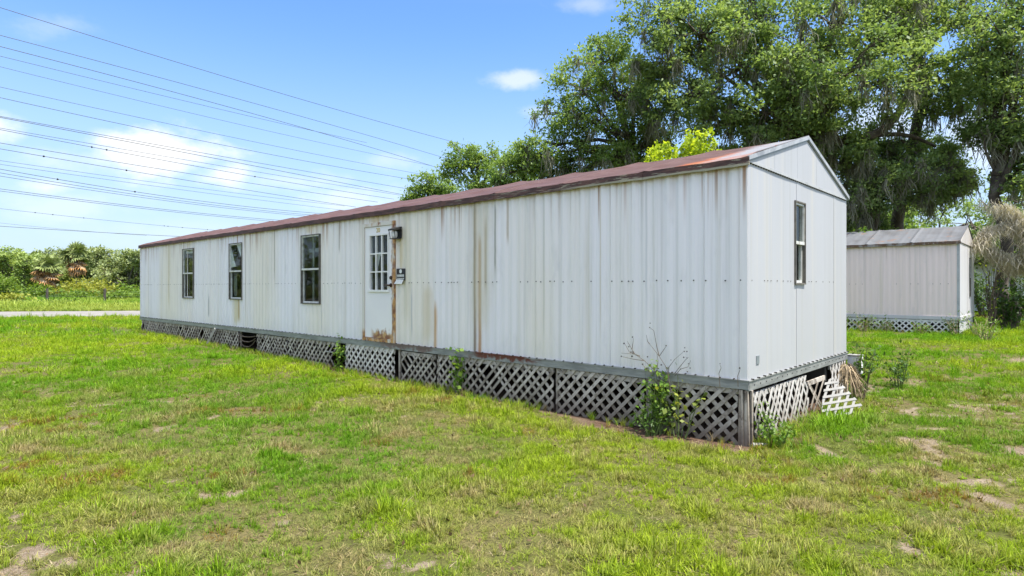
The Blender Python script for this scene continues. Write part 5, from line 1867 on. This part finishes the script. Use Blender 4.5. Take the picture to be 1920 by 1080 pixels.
def lawn(y0, y1, dens, size):
    x_, y_ = sample_zone(y0, y1, dens)
    k_ = lawn_ok(x_, y_) & (road_dist(x_, y_) < 0)
    x_, y_ = x_[k_], y_[k_]
    ba, di = bare_field(x_, y_)
    clump = fbm(x_, y_, .42, 31, 3)
    keep = (rng.random(len(x_)) > ba * .45) & (rng.random(len(x_)) > .93 * sstep(di, .2, .6)) & (rng.random(len(x_)) < .30 + 1.1 * sstep(clump, .30, .62))
    x_, y_, ba, clump = x_[keep], y_[keep], ba[keep], clump[keep]
    n_ = len(x_)
    hue = fbm(x_, y_, 2.6, 41, 3)
    dry = fbm(x_, y_, .8, 51, 3)
    red = fbm(x_, y_, .55, 61, 2)
    u_ = rng.random(n_)
    idx = np.where(u_ < .42, rng.integers(0, 3, n_), np.where(u_ < .80, rng.integers(3, 5, n_), np.where(u_ < .95, rng.integers(5, 7, n_), 7)))
    idx = np.where((ba > .3) & (u_ > .12), rng.integers(5, 7, n_), idx)
    c = lerp3((.100, .225, .010), (.240, .315, .018), np.clip(sstep(hue, .22, .74) + rng.normal(scale=.18, size=n_), 0, 1))
    lush = sstep(y_, 8, 13)
    c = c * (1 + .12 * lush[:, None])
    fore = 1 - sstep(y_, 6, 12)
    dry2 = fbm(x_, y_, .22, 55, 2)
    dr = np.clip(sstep(dry, .56, .76) * .5 + fore * .55 * sstep(dry2, .45, .7) + ba * .4 - .25 * lush + rng.normal(scale=.12, size=n_), 0, 1)
    c = c * (1 - dr[:, None]) + np.array((.30, .25, .12)) * dr[:, None]
    rd = sstep(red, .70, .84) * (rng.random(n_) < .55) * (1 - .8 * lush)
    c = c * (1 - rd[:, None] * .8) + np.array((.20, .10, .03)) * (rd * .8)[:, None]
    th = (idx == 5) | (idx == 6)
    tc = lerp3((.23, .175, .10), (.42, .35, .23), rng.random(n_))
    green_th = rng.random(n_) < (.38 + .45 * lush) * (1 - ba)
    c = np.where((th & ~green_th)[:, None], tc, c)
    big = sstep(clump, .5, .72)
    s_ = size * rng.uniform(.6, 1.25, n_) * (.75 + .55 * big)
    u, v = local(x_, y_, A0)
    lushend = np.exp(-((u - .42) / .32) ** 2 - ((v - 1.7) / .8) ** 2)
    s_ = s_ * (1 + 1.3 * lushend)
    c = c * (1 - lushend[:, None] * .7) + np.array((.18, .33, .018)) * (lushend * .7)[:, None]
    zz_ = ground_z(x_, y_) + (1 - sstep(np.hypot(x_, y_), 12, 20)) * ((fbm(x_, y_, .9, 21, 3) - .5) * .05 - .012 * ba)
    return np.stack([x_, y_, zz_], 1), idx, np.stack([s_, s_, s_ * rng.uniform(.8, 1.2, n_)], 1), c


parts_ = [lawn(2.3, 6.5, 950, .95), lawn(6.5, 11, 480, 1.1), lawn(11, 18, 190, 1.45), lawn(18, 44, 42, 2.3)]
P, I, S, C = [np.concatenate(q) for q in zip(*parts_)]
scatter('lawn_grass', P, I, S, C, 'patchy yellow green lawn grass with dead thatch covering the yard')
r = np.random.default_rng(71)
k = 2600
y_ = np.sqrt(r.uniform(2.6 ** 2, 12 ** 2, k))
x_ = r.uniform(-1, 1, k) * (y_ + 1)
k_ = lawn_ok(x_, y_) & (r.random(k) < .25 + .75 * sstep(fbm(x_, y_, 1.3, 95, 2), .45, .65))
x_, y_ = x_[k_], y_[k_]
C = np.stack([x_, y_, ground_z(x_, y_) + r.uniform(.012, .05, len(x_))], 1)
tag(link_mesh('dead_leaves', leaves_mesh('dead_leaves', C, .042, .5, .9, None, r), M['litter']), 'small dead brown leaves scattered over the lawn', 'leaf litter', None, 'stuff')
# tall field grass beyond the road
n_ = 42000
y_ = np.sqrt(rng.uniform(34 ** 2, 80 ** 2, n_))
x_ = rng.uniform(-1.15, -.25, n_) * y_
k_ = road_dist(x_, y_) > ROAD_W / 2 + .15
x_, y_ = x_[k_], y_[k_]
hue = fbm(x_, y_, 7, 71, 3)
ed = sstep(road_dist(x_, y_), ROAD_W / 2, ROAD_W / 2 + 5)
s_ = rng.uniform(.9, 2.0, len(x_)) * (.5 + .9 * ed) * (.7 + .6 * fbm(x_, y_, 4, 75, 2))
c = lerp3((.12, .24, .022), (.31, .37, .08), np.clip(sstep(hue, .35, .65) + rng.normal(scale=.2, size=len(x_)), 0, 1))
scatter('field_grass', np.stack([x_, y_, ground_z(x_, y_)], 1), np.full(len(x_), 8), np.stack([s_ * 1.6, s_ * 1.6, s_], 1), c, 'tall rank grass filling the field beyond the road')
# longer grass at the foot of both homes
xs_, ys_, sz_ = [], [], []
for o_, L_, W_, dn in ((A0, LA, WA, 34), (B0, LB, WB, 26)):
    n_ = int(L_ * dn)
    u, v = -L_ * rng.random(n_), -np.abs(rng.normal(scale=.13, size=n_)) - .02
    q = o_[None, :] + D_[None, :] * u[:, None] + E_[None, :] * v[:, None]
    n2 = int(W_ * dn * 1.6)
    v2, u2 = W_ * rng.random(n2), np.abs(rng.normal(scale=.16, size=n2)) + .04
    q2 = o_[None, :] + D_[None, :] * u2[:, None] + E_[None, :] * v2[:, None]
    if o_ is A0:
        q = q[(u < -2.9) | (rng.random(n_) < .15)]
    xs_ += [q[:, 0], q2[:, 0]]
    ys_ += [q[:, 1], q2[:, 1]]
x_, y_ = np.concatenate(xs_), np.concatenate(ys_)
n_ = len(x_)
s_ = rng.uniform(.25, .62, n_)
c = lerp3((.12, .25, .018), (.29, .34, .04), rng.random(n_))
dryk = rng.random(n_) < .14
c[dryk] = np.array((.27, .21, .11))
scatter('edge_grass', np.stack([x_, y_, ground_z(x_, y_)], 1), np.full(n_, 8), np.stack([s_, s_, s_], 1), c, 'longer unmown grass along the foot of the skirting')
